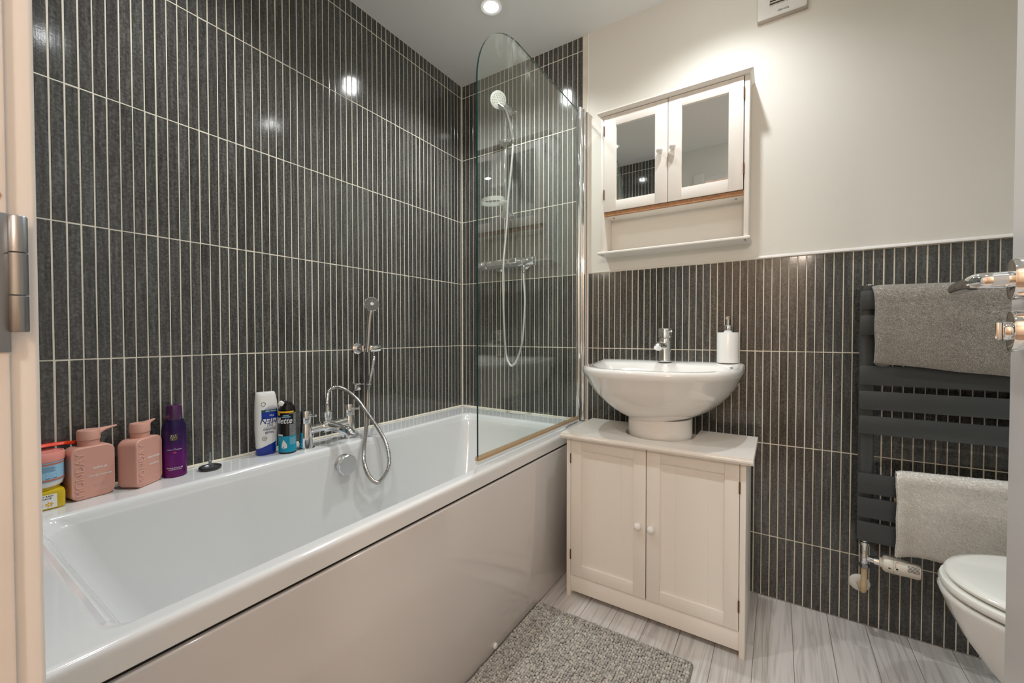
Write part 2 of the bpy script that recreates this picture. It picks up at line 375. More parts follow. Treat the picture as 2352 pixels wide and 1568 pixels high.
# ------------------------------------------------------------------ room shell
XR, YF = 2.36, -1.69       # right wall, inner face of the doorway wall
JX0, JX1 = 1.0, 1.625       # doorway opening
CORN = .0008               # grout lies this far behind the tile face
wl = struct(obj('wall_left', box(B(), -.10, -CORN, YF-.1, .1, 0, CEIL), GROUT, smooth=0), 'left wall of dark upright strip tiles with cream grout')
wb = struct(obj('wall_back', box(B(), -.10, XR, CORN, .1, 0, CEIL), GROUT, smooth=0), 'back wall, strip tiles below and painted plaster above')
struct(obj('wall_right', box(B(), XR, XR+.1, YF-.1, .1, 0, CEIL), PLASTER, smooth=0))
bm = B(); box(bm, -.1, JX0-.10, YF-.10, YF, 0, CEIL); box(bm, JX1+.06, XR+.1, YF-.10, YF, 0, CEIL); box(bm, JX0-.10, JX1+.06, YF-.10, YF, 2.04, CEIL)
struct(obj('wall_front', bm, PLASTER, smooth=0))
struct(obj('ceiling', box(B(), -.1, XR+.1, YF-.1, .1, CEIL, CEIL+.08), CEILP, smooth=0))
fl = struct(obj('floor', box(B(), -.1, XR+.1, YF-.1, .1, -.08, -.0008), mat('floor_seam', srgb(120, 112, 106), .8), smooth=0), 'pale grey wood effect floor of narrow planks')

# tiles: one shared bevelled strip per row height, every strip an object
def strip_mesh(w, h, axis):
    """tile face in plane x=0 (axis 'x', facing +x) or y=0 (axis 'y', facing -y); w across, h up; origin lower corner"""
    b, d = .0009, .004; prof = [(0, -d), (0, -.0008), (b, 0)]; V = []; F = []
    for ins, dep in prof:
        for (s, t) in ((ins, ins), (w-ins, ins), (w-ins, h-ins), (ins, h-ins)):
            V.append((dep, -s, t) if axis == 'x' else (s, -dep, t))
    for r in range(2):
        for i in range(4):
            j = (i+1) % 4; F.append((r*4+i, r*4+j, r*4+4+j, r*4+4+i))
    F.append((8, 9, 10, 11))
    if axis == 'x': F = [tuple(reversed(f)) for f in F]
    return V, F
TW, GAP, PITCH = .0224, .0026, .02502
def put_tiles(wall, axis, spec, limit, camx=1.449, camy=-1.744):
    """spec: list of (start along wall, width, z0, z1)"""
    cache = {}; spec = sorted(spec, key=lambda s: (s[3]-s[2] < .15, math.hypot(*( (camx, s[0]-camy) if axis == 'x' else (s[0]-camx, camy)))))
    rest_v, rest_f = [], []
    for i, (a, w, z0, z1) in enumerate(spec):
        V, F = strip_mesh(w, z1-z0, axis); j = random.uniform(-.00025, .00025)
        loc = (j, a, z0) if axis == 'x' else (a, j, z0)
        if i < limit:
            key = (round(w, 4), round(z1-z0, 4))
            if key not in cache:
                me = bpy.data.meshes.new('tile'); me.from_pydata(V, [], F); me.materials.append(TILE); cache[key] = me
            o = bpy.data.objects.new('tile', cache[key]); COL.objects.link(o); o.parent = wall; o.location = loc
            t = .0018
            o.rotation_euler = (0, random.uniform(-t, t), random.uniform(-t*2.5, t*2.5)) if axis == 'x' else (random.uniform(-t, t), 0, random.uniform(-t*2.5, t*2.5))
        else:
            k = len(rest_v); rest_v += [tuple(p+q for p, q in zip(v, loc)) for v in V]; rest_f += [tuple(k+q for q in f) for f in F]
    if rest_v:
        me = bpy.data.meshes.new('tile_field'); me.from_pydata(rest_v, [], rest_f); me.materials.append(TILE)
        o = bpy.data.objects.new('tile_field', me); COL.objects.link(o); o.parent = wall; o['kind'] = 'stuff'
ROWS = [.889+k/3 for k in range(-3, 5)]   # -.111 .222 .556 .889 1.222 1.556 1.889 2.222
def rows(lo, hi):
    out = []
    for a in ROWS:
        z0, z1 = max(a+.0016, lo), min(a+1/3-.0016, hi)
        if z1-z0 > .02: out.append((z0, z1))
    return out
spec = []
for k in range(-1, 67):
    y = -.0120-.02500*k; w = TW
    if k == -1: y = -.0015; w = .0090
    else: y -= GAP/2
    if k % 8 == 4: y -= .0007; w -= .0007
    for z0, z1 in rows(.553, CEIL-.001): spec.append((y, w, z0, z1))
put_tiles(wl, 'x', spec, 300)
spec = []; PX = .7275
for k in range(0, 94):
    x = .0018+.02504*k+GAP/2; w = TW
    if k % 8 == 5: x += .0007; w -= .0007
    if x+w > XR: continue
    for z0, z1 in rows(0.001, CEIL-.001):
        if x+w < PX-.002:
            if z1 > .553 and z0 > .5: spec.append((x, w, z0, z1))
        elif x > PX+.001:
            if z1 > 1.24: continue
            if .82 < x < 1.35 and z1 < .57: continue
            spec.append((x, w, z0, z1))
put_tiles(wb, 'y', spec, 300)
spec = []
wf = bpy.data.objects['wall_front']
cache_f = {}
for k in range(29):
    x = .0018+.02504*k+GAP/2
    for z0, z1 in rows(.565, CEIL-.001):
        V, F = strip_mesh(TW, z1-z0, 'y'); key = round(z1-z0, 4)
        if key not in cache_f:
            me = bpy.data.meshes.new('tile'); me.from_pydata([(a, -b_, c) for a, b_, c in V], [], [tuple(reversed(f)) for f in F]); me.materials.append(TILE); cache_f[key] = me
        o = bpy.data.objects.new('tile', cache_f[key]); COL.objects.link(o); o.parent = wf; o.location = (x, YF+.0012, z0)
obj('grout_bed', box(B(), 0, .73, YF, YF+.0004, .56, CEIL), GROUT, wf, smooth=0)
obj('plaster', box(B(), PX+.004, XR, -.001, .02, 1.2235, CEIL), PLASTER, wb, smooth=0)
# trims
struct(obj('trim_1', box(B(), PX-.0015, PX+.005, -.0035, .01, .56, CEIL, .0015), WHITEGLOSS), 'white upright tile trim beside the bath')
bm = B(); pr = [(1.378, 0.004, 1.2225)]
pts = [(0.004, 1.2225), (-.0105, 1.2225), (-.0105, 1.2262), (-.008, 1.2305), (-.004, 1.2328), (.004, 1.2332)]
prism(bm, [(1.378, y, z) for y, z in pts], (XR-1.378, 0, 0)); struct(obj('trim_2', bm, WHITEGLOSS), 'rounded white trim along the top of the half height tiles')
struct(obj('trim_3', box(B(), PX+.005, 1.378, -.003, .004, 1.2225, 1.2275, .001), PLASTER), 'thin painted edge under the mirror cabinet')
struct(obj('trim_4', tube(B(), [(.001, -.001, .56), (.001, -.001, CEIL)], .0042, 10), SILIC), 'white sealant bead in the tiled corner')
bm = B(); tube(bm, [(.0015, YF, .5605), (.0015, -.0015, .5605)], .0055, 8); tube(bm, [(.0015, -.0015, .5605), (.73, -.0015, .5605)], .0055, 8)
struct(obj('trim_5', bm, SILIC), 'cream sealant bead between bath rim and tiles')
# floor planks
PM = {}
def plank(x, w, y0, y1):
    L = y1-y0; g = .0007; r = .0008
    key = (round(w, 4), round(L, 4))
    if key not in PM:
        b = B(); box(b, g, w-g, g, L-g, -.006, 0); bmesh.ops.bevel(b, geom=[e for e in b.edges if all(v.co.z > -.001 for v in e.verts)], offset=r, segments=1, affect='EDGES')
        me = bpy.data.meshes.new('plank'); b.to_mesh(me); b.free(); me.materials.append(PLANK); PM[key] = me
    o = bpy.data.objects.new('plank', PM[key]); COL.objects.link(o); o.parent = fl; o.location = (x, y0, 0)
OFF = {8: -.127, 5: -.30, 6: -.78, 7: -.52, 9: -.66, 10: -.34, 4: -.98, 3: -.62, 2: -1.1, 1: -.72, 0: -.9}
for i in range(16):
    x = .7935+.1003*i; w = min(.1003, XR-x)
    if w < .02: continue
    cut = OFF.get(i, -.2-.37*(i % 4)); ys = [YF-.1] + sorted(c for c in (cut, cut-.92) if c > YF-.08) + [-.001]
    for a, b in zip(ys, ys[1:]): plank(x, w, a, b)
for a, b in ((-1.0, -.001), (YF-.1, -1.0)): plank(.72, .0735, a, b)

# doorway, hall
bm = B()
box(bm, JX0-.035, JX0, YF-.125, YF-.003, 0, 2.04, .002); struct(obj('door_1', bm, JAMBP), 'cream painted door lining at left, close to the camera')
d1 = bpy.data.objects['door_1']
bm = B(); box(bm, JX0-.075, JX0-.004, YF-.004, YF+.0114, 0, 2.10, .003, 3); obj('architrave', bm, WHITEGLOSS, d1)
bm = B(); box(bm, JX0-.001, JX0+.0015, YF-.030, YF-.0025, .938, 1.034, .0008); obj('hinge_plate', bm, STEEL, d1)
bm = B()
lathe(bm, [(.0, .952), (.0042, .952), (.0046, .953), (.0046, .9768), (.0042, .9772)], (JX0+.0045, YF+.0010, 0), n=20)
lathe(bm, [(.0042, .9776), (.0046, .978), (.0046, 1.0064), (.0042, 1.0068)], (JX0+.0045, YF+.0010, 0), n=20)
lathe(bm, [(.0042, 1.0072), (.0046, 1.0076), (.0046, 1.0315), (.0040, 1.0325), (.0, 1.0325)], (JX0+.0045, YF+.0010, 0), n=20)
obj('hinge_knuckle', bm, STEEL, d1)
CHIP = mat('bare_chipped_wood', srgb(188, 140, 104), .8, var=(60, .3))
for zc, hh in ((1.046, .008), (.928, .012)):
    bm = B(); ply = []
    for i in range(12):
        a = 2*PI*i/12; ply.append((JX0+.0004, YF-.016+.010*math.cos(a)*random.uniform(.6, 1.1), zc+hh*math.sin(a)*random.uniform(.7, 1.15)))
    prism(bm, ply, (-.001, 0, 0)); obj('chipped_patch', bm, CHIP, d1, smooth=0)
struct(obj('trim_6', box(B(), JX1, JX1+.06, YF-.125, YF+.012, 0, 2.04, .003), WHITEGLOSS), 'right door lining')
struct(obj('trim_7', box(B(), JX0-.035, JX1+.06, YF-.125, YF+.010, 2.04, 2.07, .003), WHITEGLOSS), 'head of the door lining')
HX0, HX1, HY = .30, 2.5, -3.3
for nm, a in (('hall_wall', (HX0-.1, HX0, HY, YF-.1, -.05, CEIL)), ('hall_wall', (HX1, HX1+.1, HY, YF-.1, -.05, CEIL)), ('hall_wall', (HX0-.1, HX1+.1, HY-.1, HY, -.05, CEIL))):
    struct(obj(nm, box(B(), *a), HALLP, smooth=0), 'warm cream hallway wall behind the camera')
struct(obj('hall_floor', box(B(), HX0, HX1, HY, YF-.1, -.08, -.001), HALLF, smooth=0)); struct(obj('hall_ceiling', box(B(), HX0, HX1, HY, YF-.1, CEIL, CEIL+.05), CEILP, smooth=0))
hl = thing('pendant_lamp', 'opal globe pendant lamp lighting the hallway behind the camera', 'lamp', (HALL[0], HALL[1], CEIL))
obj('ceiling_rose', lathe(B(), [(.05, 0), (.05, -.02), (.0, -.03)], (HALL[0], HALL[1], CEIL)), WHITEPL, hl)
obj('cord', tube(B(), [(HALL[0], HALL[1], CEIL-.02), (HALL[0], HALL[1], HALL[2]+.14)], .004, 8), WHITEPL, hl)
obj('lamp_holder', lathe(B(), [(.02, .16), (.035, .14), (.045, .10)], HALL), WHITEPL, hl)
obj('lamp_shade', lathe(B(), [(.045, .104), (.06, .11), (.045, .16)], HALL, cap=False), WHITEPL, hl)
obj('globe', lathe(B(), [(.058, .080), (.085, .050), (.098, .012), (.0985, -.012), (.085, -.050), (.058, -.080), (.03, -.094), (.0, -.0985)], HALL, cap=False), HALLLENS, hl)

# door leaf standing open at the right
dl = struct(bpy.data.objects.new('door_2', None), 'white door leaf opened inward at the right edge'); COL.objects.link(dl)
DN = Vector((-.99255, .12187, 0)); DD = Vector((.12187, .99255, 0)); DE = Vector((1.700, -.952, 0))   # face normal, direction to the free edge, free edge at the face
DM = Matrix(((-DN.x, DD.x, 0, DE.x), (-DN.y, DD.y, 0, DE.y), (0, 0, 1, 0), (0, 0, 0, 1)))   # local: x into the leaf, y towards the free edge
dl.matrix_world = DM; dl.location = DE; dl.rotation_euler = DM.to_euler()
bm = B(); box(bm, 0, .037, -.728, 0, .006, 2.02, .002); bmesh.ops.transform(bm, matrix=DM, verts=bm.verts[:]); obj('door_leaf', bm, DOORP, dl)
def at_door(t, out, z): p = DE-DD*t+DN*out; return (p.x, p.y, z)
def rose(z, t):
    b = B(); lathe(b, [(.0240, -.001), (.0240, .0125), (.0232, .0145), (.0165, .0152), (.0, .0152)], at_door(t, 0, z), DN, 40); return b
HT, HZ = .072, 1.0140
obj('rose', rose(HZ, HT), CHROME, dl)
bm = B(); P = smooth_path([at_door(HT, .010, HZ), at_door(HT, .024, HZ), at_door(HT, .030, HZ), at_door(HT-.003, .0365, HZ), at_door(HT-.010, .0395, HZ), at_door(HT-.03, .0405, HZ), at_door(HT-.07, .0410, HZ+.0005), at_door(HT-.128, .0410, HZ+.001)], 6)
tube(bm, P, lambda i: .0098 if i < 24 else .0098-.0008*min(1, (i-24)/16), 24); obj('lever_handle', bm, CHROME, dl)
obj('lock_rose', rose(.9535, HT), CHROME, dl)
bm = B(); lathe(bm, [(.0110, 0), (.0110, .004), (.0100, .0055), (0, .0055)], at_door(HT, .0148, .9535), DN, 28); q = B(); box(q, -.0255, -.0200, -.0034, .0034, -.0105, .0105, .0018)
bmesh.ops.transform(q, matrix=Matrix.Translation(at_door(HT, 0, .9535)) @ DM.to_3x3().to_4x4(), verts=q.verts[:]); me_ = bpy.data.meshes.new('tmp'); q.to_mesh(me_); q.free(); bm.from_mesh(me_); bpy.data.meshes.remove(me_); obj('thumb_turn', bm, CHROME, dl)

# ------------------------------------------------------------------ downlights
for (xy, pw, cl, lab) in DOWNLIGHTS:
    t = thing('ceiling_downlight', lab, 'downlight', (xy[0], xy[1], CEIL), group='recessed ceiling downlights')
    bm = B(); lathe(bm, [(.030, .0), (.030, -.003), (.0435, -.0035), (.0455, -.0015), (.0455, 0)], (xy[0], xy[1], CEIL), n=40, cap=False); obj('trim_ring', bm, WHITEPL, t)
    bm = B(); lathe(bm, [(0, -.0085), (.010, -.0080), (.018, -.0060), (.0225, -.0030), (.0245, -.0005)], (xy[0], xy[1], CEIL), n=32, cap=False); obj('lens', bm, LENS, t)

# ------------------------------------------------------------------ bath
bt = thing('bathtub', 'white acrylic bathtub with glossy front panel along the tiled wall', 'bathtub', (.38, -.85, 0))
RG = [(.006, .738, -1.684, -.006, .004, .5160), (.004, .7445, -1.687, -.004, .006, .5165), (.003, .7465, -1.688, -.003, .008, .5190), (.003, .7475, -1.688, -.003, .008, .545),
      (.004, .7465, -1.687, -.004, .008, .5525), (.006, .7435, -1.685, -.006, .008, .5575), (.009, .739, -1.682, -.009, .008, .5592), (.014, .733, -1.678, -.014, .008, .5597),
      (.136, .7145, -1.592, -.132, .030, .5590), (.142, .7105, -1.586, -.138, .032, .5583), (.147, .7070, -1.581, -.144, .035, .5560), (.1510, .7035, -1.572, -.150, .040, .5505), (.1545, .7015, -1.562, -.157, .046, .538),
      (.158, .699, -1.552, -.163, .052, .52), (.170, .694, -1.52, -.185, .06, .42), (.186, .682, -1.47, -.225, .08, .29), (.196, .674, -1.42, -.255, .10, .215), (.208, .662, -1.38, -.280, .11, .185), (.228, .642, -1.34, -.305, .11, .170), (.28, .59, -1.28, -.36, .1, .163)]
def dense(rows_, a, b, k):
    out = list(rows_[:a])
    for i in range(a, b):
        p0, p1, p2, p3 = [np.array(rows_[max(a, min(b, j))]) for j in (i-1, i, i+1, i+2)]
        for q in range(k):
            t = q/k; out.append(tuple(.5*((2*p1)+(p2-p0)*t+(2*p0-5*p1+4*p2-p3)*t*t+(3*p1-p0-3*p2+p3)*t**3)))
    return out+list(rows_[b:])
RG = dense(RG, 8, len(RG)-1, 4)
bm = B(); loft(bm, [rrect(*r, n=14) for r in RG], cap1=True); bmesh.ops.recalc_face_normals(bm, faces=bm.faces[:])
ts = obj('tub_shell', bm, ACRYL, bt, smooth=50); wn = ts.modifiers.new('weighted_normal', 'WEIGHTED_NORMAL'); wn.keep_sharp = True; wn.weight = 90
bm = B(); box(bm, .722, .7470, -1.686, -.012, .004, .5095, .0035, 3); pn = obj('bath_panel', bm, PANELM, bt)
bm = B(); box(bm, .66, .7385, -1.684, -.012, .5085, .5170); obj('gap_shade_strip', bm, DARK, bt, smooth=0)  # black strip puts the shade of the gap under the rim into colour
bm = B(); lathe(bm, [(.0085, -.001), (.0085, .003), (.006, .0052), (0, .0056)], (.7470, -.752, .0205), (1, 0, 0), 20); obj('screw_cap', bm, WHITEPL, pn)
bm = B()
n = 48; u, v, d = frame_of((1, .02, .02)); o0 = Vector((.158, -.851, .492)); rings = []
for r, h in ((.036, -.004), (.036, .004), (.028, .006), (.028, .018), (.0345, .0185), (.0355, .030), (.0335, .0325), (.001, .0325)):
    rings.append([o0+d*h+(u*math.cos(2*PI*i/n)+v*math.sin(2*PI*i/n))*(r*(1+(.025*math.cos(9*2*PI*i/n) if h > .018 and r > .01 else 0))) for i in range(n)])
loft(bm, rings, cap0=True, cap1=True); bmesh.ops.recalc_face_normals(bm, faces=bm.faces[:]); obj('overflow_knob', bm, mat('brushed_chrome', (.80, .80, .80), .24, 1), bt, smooth=30)

# ------------------------------------------------------------------ glass bath screen
sc = thing('bath_screen', 'clear glass bath screen with one rounded top corner on chrome post', 'shower screen', (.70, -.03, .56))
gy0, gy1, gz0, gz1, gr = -.774, -.046, .574, 1.935, .236
poly = [(gy1, gz0), (gy0, gz0)] + [(gy0+gr-gr*math.cos(PI/2*i/28), gz1-gr+gr*math.sin(PI/2*i/28)) for i in range(29)] + [(gy1, gz1)]
bm = B(); prism(bm, [(.697, y, z) for y, z in poly], (.006, 0, 0))
for f in bm.faces: f.material_index = 0 if abs(f.normal.x) > .5 else 1
obj('glass_pane', bm, [GLASS, EDGEG], sc, smooth=0)
bm = B(); prism(bm, [(.693, -.778, .5735), (.7075, -.778, .5735), (.7045, -.778, .5860), (.6955, -.778, .5860)], (0, .734, 0)); obj('seal_channel', bm, AMBER, sc, smooth=0)
bm = B(); tube(bm, [(.7025, -.779, .5685), (.7025, -.046, .5685)], .0064, 10); obj('seal_lip', bm, CLEAR, sc)
bm = B(); tube(bm, [(.700, -.034, .566), (.700, -.034, 1.936)], .0125, 24); obj('hinge_post', bm, CHROME, sc)
bm = B(); lathe(bm, [(.0, 1.934), (.0135, 1.934), (.0135, 1.950), (.011, 1.953), (0, 1.953)], (.700, -.034, 0)); obj('post_cap', bm, CHROME, sc)
bm = B(); lathe(bm, [(.0, .5602), (.0135, .5602), (.0135, .569), (0, .569)], (.700, -.034, 0)); obj('post_foot', bm, CHROME, sc)
bm = B(); box(bm, .7085, .7235, -.030, -.001, .566, 1.936, .003, 3); obj('wall_channel', bm, CHROME, sc)
bm = B(); box(bm, .7065, .7255, -.032, -.001, 1.936, 1.944, .002); obj('channel_cap', bm, CHROME, sc)

# ------------------------------------------------------------------ shower rail, valve, head, hose
sr = thing('shower_rail', 'chrome shower rail with clear soap ring behind the glass screen', 'shower rail', (.318, 0, 1.54))
bm = B(); tube(bm, [(.318, -.056, 1.512), (.318, -.056, 2.085)], .0095, 20); obj('rail', bm, CHROME, sr)
for z in (2.058, 1.535):
    bm = B(); lathe(bm, [(.0225, .001), (.0225, .012), (.0205, .016), (.0205, .066), (.018, .071), (0, .072)], (.320, 0, z), (0, -1, 0), 28); obj('wall_bracket', bm, CHROME, sr)
bm = B(); box(bm, .300, .337, -.078, -.040, 1.868, 1.898, .008, 3); lathe(bm, [(.011, 0), (.012, .012), (.012, .05), (.010, .055), (0, .055)], (.335, -.072, 1.868), (.80, -.45, .10), 20)
obj('slider', bm, CHROME, sr)
bm = B(); n = 40; ctr = Vector((.281, -.105, 1.589)); rings = []
for rr, z in ((.050, -.002), (.0525, -.004), (.0525, .016), (.0505, .0175), (.0490, .016), (.0480, 0.0), (.010, -.001)):
    rings.append([ctr+Vector((rr*1.25*math.cos(2*PI*i/n), rr*.86*math.sin(2*PI*i/n), z)) for i in range(n)])
loft(bm, rings, cap1=True); bmesh.ops.recalc_face_normals(bm, faces=bm.faces[:]); box(bm, .300, .334, -.080, -.045, 1.582, 1.604, .006, 2)
obj('soap_ring', bm, CLEAR, sr)

VY, VZ = -.066, 1.294
vv = thing('shower_valve', 'chrome thermostatic shower bar valve below the soap ring', 'shower valve', (.33, 0, VZ))
ax = (1, 0, 0)
bm = B(); lathe(bm, [(.019, .225), (.0215, .228), (.0225, .26), (.0225, .40), (.0215, .432), (.019, .435)], (0, VY, VZ), ax, 32); box(bm, .255, .405, VY-.026, VY-.012, VZ-.006, VZ+.019, .008, 3); obj('bar_body', bm, CHROME, vv)
for a, b_ in ((.172, .224), (.436, .492)):
    bm = B(); lathe(bm, [(.0, a), (.018, a), (.0205, a+.003), (.0215, a+.012), (.0215, b_-.004), (.020, b_)], (0, VY, VZ), ax, 32); k = obj('control_knob', bm, CHROME, vv)
    bm = B(); lathe(bm, [(.004, .018), (.004, .0245), (.003, .0255), (0, .0255)], ((a+b_)/2, VY, VZ), (0, -1, .2), 12); obj('button', bm, WHITEPL, k)
for x in (.255, .405):
    bm = B(); lathe(bm, [(.027, .001), (.027, .006), (.018, .012), (.016, .05)], (x, 0, VZ), (0, -1, 0), 24); obj('wall_flange', bm, CHROME, vv)
bm = B(); lathe(bm, [(.0085, 0), (.0085, -.014), (.0075, -.016), (.0075, -.030)], (.431, VY, VZ-.019), (0, 0, 1), 18); obj('outlet', bm, CHROME, vv)
# handset in the slider
hd = thing('hand_shower', 'chrome hand shower with round spray face behind the glass', 'hand shower', (.372, -.106, 1.885))
hn = Vector((.74, -.60, -.30)).normalized(); hc = Vector((.3432, -.150, 2.0419))
bm = B(); lathe(bm, [(.0, -.022), (.016, -.021), (.030, -.012), (.0385, -.003), (.040, .002), (.0385, .0045)], hc, hn, 36); obj('head_shell', bm, CHROME, hd)
bm = B(); lathe(bm, [(.0385, .0040), (.037, .0056), (.0, .0066)], hc, hn, 36); 
for ring, cnt in ((.012, 6), (.021, 12), (.029, 18)):
    u, v, d = frame_of(hn)
    for i in range(cnt):
        a = 2*PI*i/cnt; lathe(bm, [(.0016, .0055), (.0012, .0082), (0, .0082)], hc+(u*math.cos(a)+v*math.sin(a))*ring, hn, 6)
obj('spray_face', bm, mat('pale_grey_spray_plate', srgb(150, 147, 138), .45), hd)
bm = B(); hp = smooth_path([hc-hn*.012+Vector((.008, 0, -.022)), (.3700, -.132, 1.996), (.3800, -.121, 1.955), (.3870, -.114, 1.920), (.3945, -.108, 1.872), (.3965, -.106, 1.846)], 6)
tube(bm, hp, [.0115-.0030*i/len(hp) for i in range(len(hp))], 18); obj('handle', bm, CHROME, hd)
bm = B(); corrugated(bm, [(.3965, -.106, 1.846), (.396, -.105, 1.814), (.384, -.105, 1.704), (.369, -.105, 1.585), (.361, -.106, 1.462), (.348, -.112, 1.303), (.344, -.112, 1.215), (.345, -.11, 1.101), (.347, -.10, .910), (.354, -.095, .840), (.372, -.092, .803), (.391, -.09, .806), (.408, -.088, .830), (.427, -.085, .883), (.437, -.082, .941), (.444, -.075, 1.099), (.434, -.068, 1.193), (.431, -.066, 1.2435)], .0062)
tag(obj('shower_hose', bm, mat('silver_pvc_hose', (.80, .80, .77), .34, .6), smooth=60), 'silver shower hose hanging in a long loop behind the glass', 'hose')

# ------------------------------------------------------------------ bath mixer tap with hand shower
TX = .088; T1, T2 = -.944, -.775; RZ = .5595
tp = thing('bath_mixer_tap', 'chrome bath mixer tap with two lever pillars on the bath rim', 'tap', (TX, -.86, RZ))
for y in (T1, T2):
    bm = B(); lathe(bm, [(0, 0), (.0285, 0), (.0285, .003), (.0235, .004), (.0215, .03), (.0185, .084), (.0178, .0855)], (TX, y, RZ), n=32); pl = obj('tap_pillar', bm, CHROME, tp)
    bm = B(); lathe(bm, [(.0172, .0862), (.0178, .088), (.0176, .127), (.0165, .1295), (0, .1295)], (TX, y, RZ), n=32); hd_ = obj('tap_head', bm, CHROME, pl)
    bm = B(); tube(bm, [(TX+.013, y+.006, RZ+.112), (TX+.036, y+.016, RZ+.113)], .0042, 12); obj('lever_pin', bm, CHROME, hd_)
bm = B(); tube(bm, [(TX, T1+.012, RZ+.060), (TX, T2-.012, RZ+.066)], .0150, 22)
mid = Vector((TX, (T1+T2)/2-.004, RZ+.062))
tube(bm, smooth_path([mid+Vector((-.012, 0, 0)), mid+Vector((.03, .002, .0)), mid+Vector((.075, .006, -.003)), mid+Vector((.108, .010, -.008)), mid+Vector((.122, .012, -.020))], 6), .0152, 22)
lathe(bm, [(.021, -.022), (.0215, .0), (.020, .022)], mid, (0, 1, 0), 24)
obj('spout_bar', bm, CHROME, tp)
bm = B(); lathe(bm, [(.0125, .010), (.0125, .022), (.0135, .0225), (.0145, .032), (.0170, .033), (.0170, .051), (.0150, .053), (.0075, .054), (.0068, .078)], mid, (0, 0, 1), 20); obj('hose_union', bm, CHROME, tp)
hw = thing('shower_holder', 'chrome wall holder for the small hand shower above the bath tap', 'holder', (0, -.66, .893))
bm = B(); lathe(bm, [(.023, .001), (.023, .005), (.019, .008)], (0, -.672, .893), (1, 0, 0), 28); lathe(bm, [(.0125, .004), (.0125, .035)], (0, -.672, .893), (1, 0, 0), 24); obj('wall_plate', bm, CHROME, hw)
bm = B(); lathe(bm, [(.0, -.012), (.0140, -.010), (.0152, -.006), (.0152, .032), (.0140, .036), (0, .037)], (.052, -.640, .8925), (.10, 1, .03), 28); obj('holder_barrel', bm, CHROME, hw)
hc2 = Vector((.092, -.670, 1.071)); hn2 = Vector((.86, -.47, .05)).normalized()
h2 = thing('hand_shower', 'small chrome hand shower held in the wall holder on the left tiles', 'hand shower', (.06, -.668, .893))
bm = B(); lathe(bm, [(0, -.020), (.012, -.019), (.022, -.012), (.0282, -.004), (.0292, 0), (.0275, .003)], hc2, hn2, 32); obj('head_shell', bm, CHROME, h2)
bm = B(); lathe(bm, [(.0272, .0028), (.026, .0042), (0, .005)], hc2, hn2, 32); u, v, d = frame_of(hn2)
for ring, cnt in ((.013, 9), (.019, 14), (.0235, 20)):
    for i in range(cnt):
        a = 2*PI*i/cnt+ring*90; lathe(bm, [(.0015, .0042), (.0011, .0066), (0, .0066)], hc2+(u*math.cos(a)+v*math.sin(a))*ring, hn2, 6)
obj('spray_face', bm, mat('grey_spray_plate', srgb(120, 120, 116), .3), h2)
bm = B(); lathe(bm, [(.0065, .005), (.0065, .0068), (0, .007)], hc2, hn2, 18); obj('centre_button', bm, WHITEPL, h2)
bm = B(); hp = smooth_path([hc2-hn2*.010+Vector((0, 0, -.020)), (.076, -.668, 1.02), (.068, -.667, .965), (.062, -.666, .915), (.058, -.666, .880)], 6)
tube(bm, hp, [.0092-.0018*i/len(hp) for i in range(len(hp))], 16); obj('handle', bm, CHROME, h2)
cl_ = thing('hose_clip', 'small square chrome hose clip on the tiles beside the bath tap', 'clip', (0, -.678, .722))
bm = B(); box(bm, .0005, .012, -.692, -.664, .722, .752, .002); obj('clip_plate', bm, CHROME, cl_)
bm = B(); box(bm, .010, .036, -.672, -.664, .746, .752, .002); tube(bm, [(.046+.0105*math.cos(q), -.650+.0105*math.sin(q), .748) for q in [2*PI*i/20 for i in range(21)]], .0022, 8); obj('clip_arm', bm, CHROME, cl_)
HOSE = [(.088, -.8635, .7005), (.088, -.861, .724), (.089, -.858, .744), (.093, -.848, .755), (.097, -.833, .758), (.101, -.815, .753), (.106, -.791, .738), (.112, -.764, .712), (.12, -.739, .678), (.135, -.719, .64), (.16, -.694, .583), (.182, -.678, .528), (.194, -.674, .47), (.199, -.689, .428), (.199, -.723, .399), (.198, -.747, .405), (.195, -.773, .44), (.19, -.786, .488), (.180, -.778, .537), (.150, -.745, .592), (.105, -.706, .655), (.055, -.664, .716), (.046, -.648, .754), (.048, -.641, .786), (.054, -.633, .839), (.058, -.633, .862)]
bm = B(); corrugated(bm, HOSE, .0080); tag(obj('flexible_hose', bm, HOSEM, smooth=60), 'ribbed steel hose looping from the bath tap into the tub', 'hose')

# ------------------------------------------------------------------ toiletries on the bath ledge
# bath plug
t = thing('bath_plug', 'black rimmed bath plug standing upside down on the ledge with its pin up', 'plug', (.066, -1.220, RZ))
o_ = (.066, -1.220, RZ)
bm = B(); lathe(bm, [(0, 0), (.023, 0), (.0255, .003), (.0235, .007), (.019, .008), (.017, .0055), (.006, .0052), (0, .0055)], o_, n=32); obj('plug_disc', bm, STEEL, t)
bm = B(); tube(bm, [(.066+.0245*math.cos(2*PI*i/32), -1.220+.0245*math.sin(2*PI*i/32), RZ+.0065) for i in range(33)], .0034, 8); obj('rubber_ring', bm, RUBBER, t)
bm = B(); lathe(bm, [(.0042, .005), (.0042, .026), (.0028, .027), (.0028, .050), (0, .050)], o_, n=6); obj('threaded_pin', bm, STEEL, t)

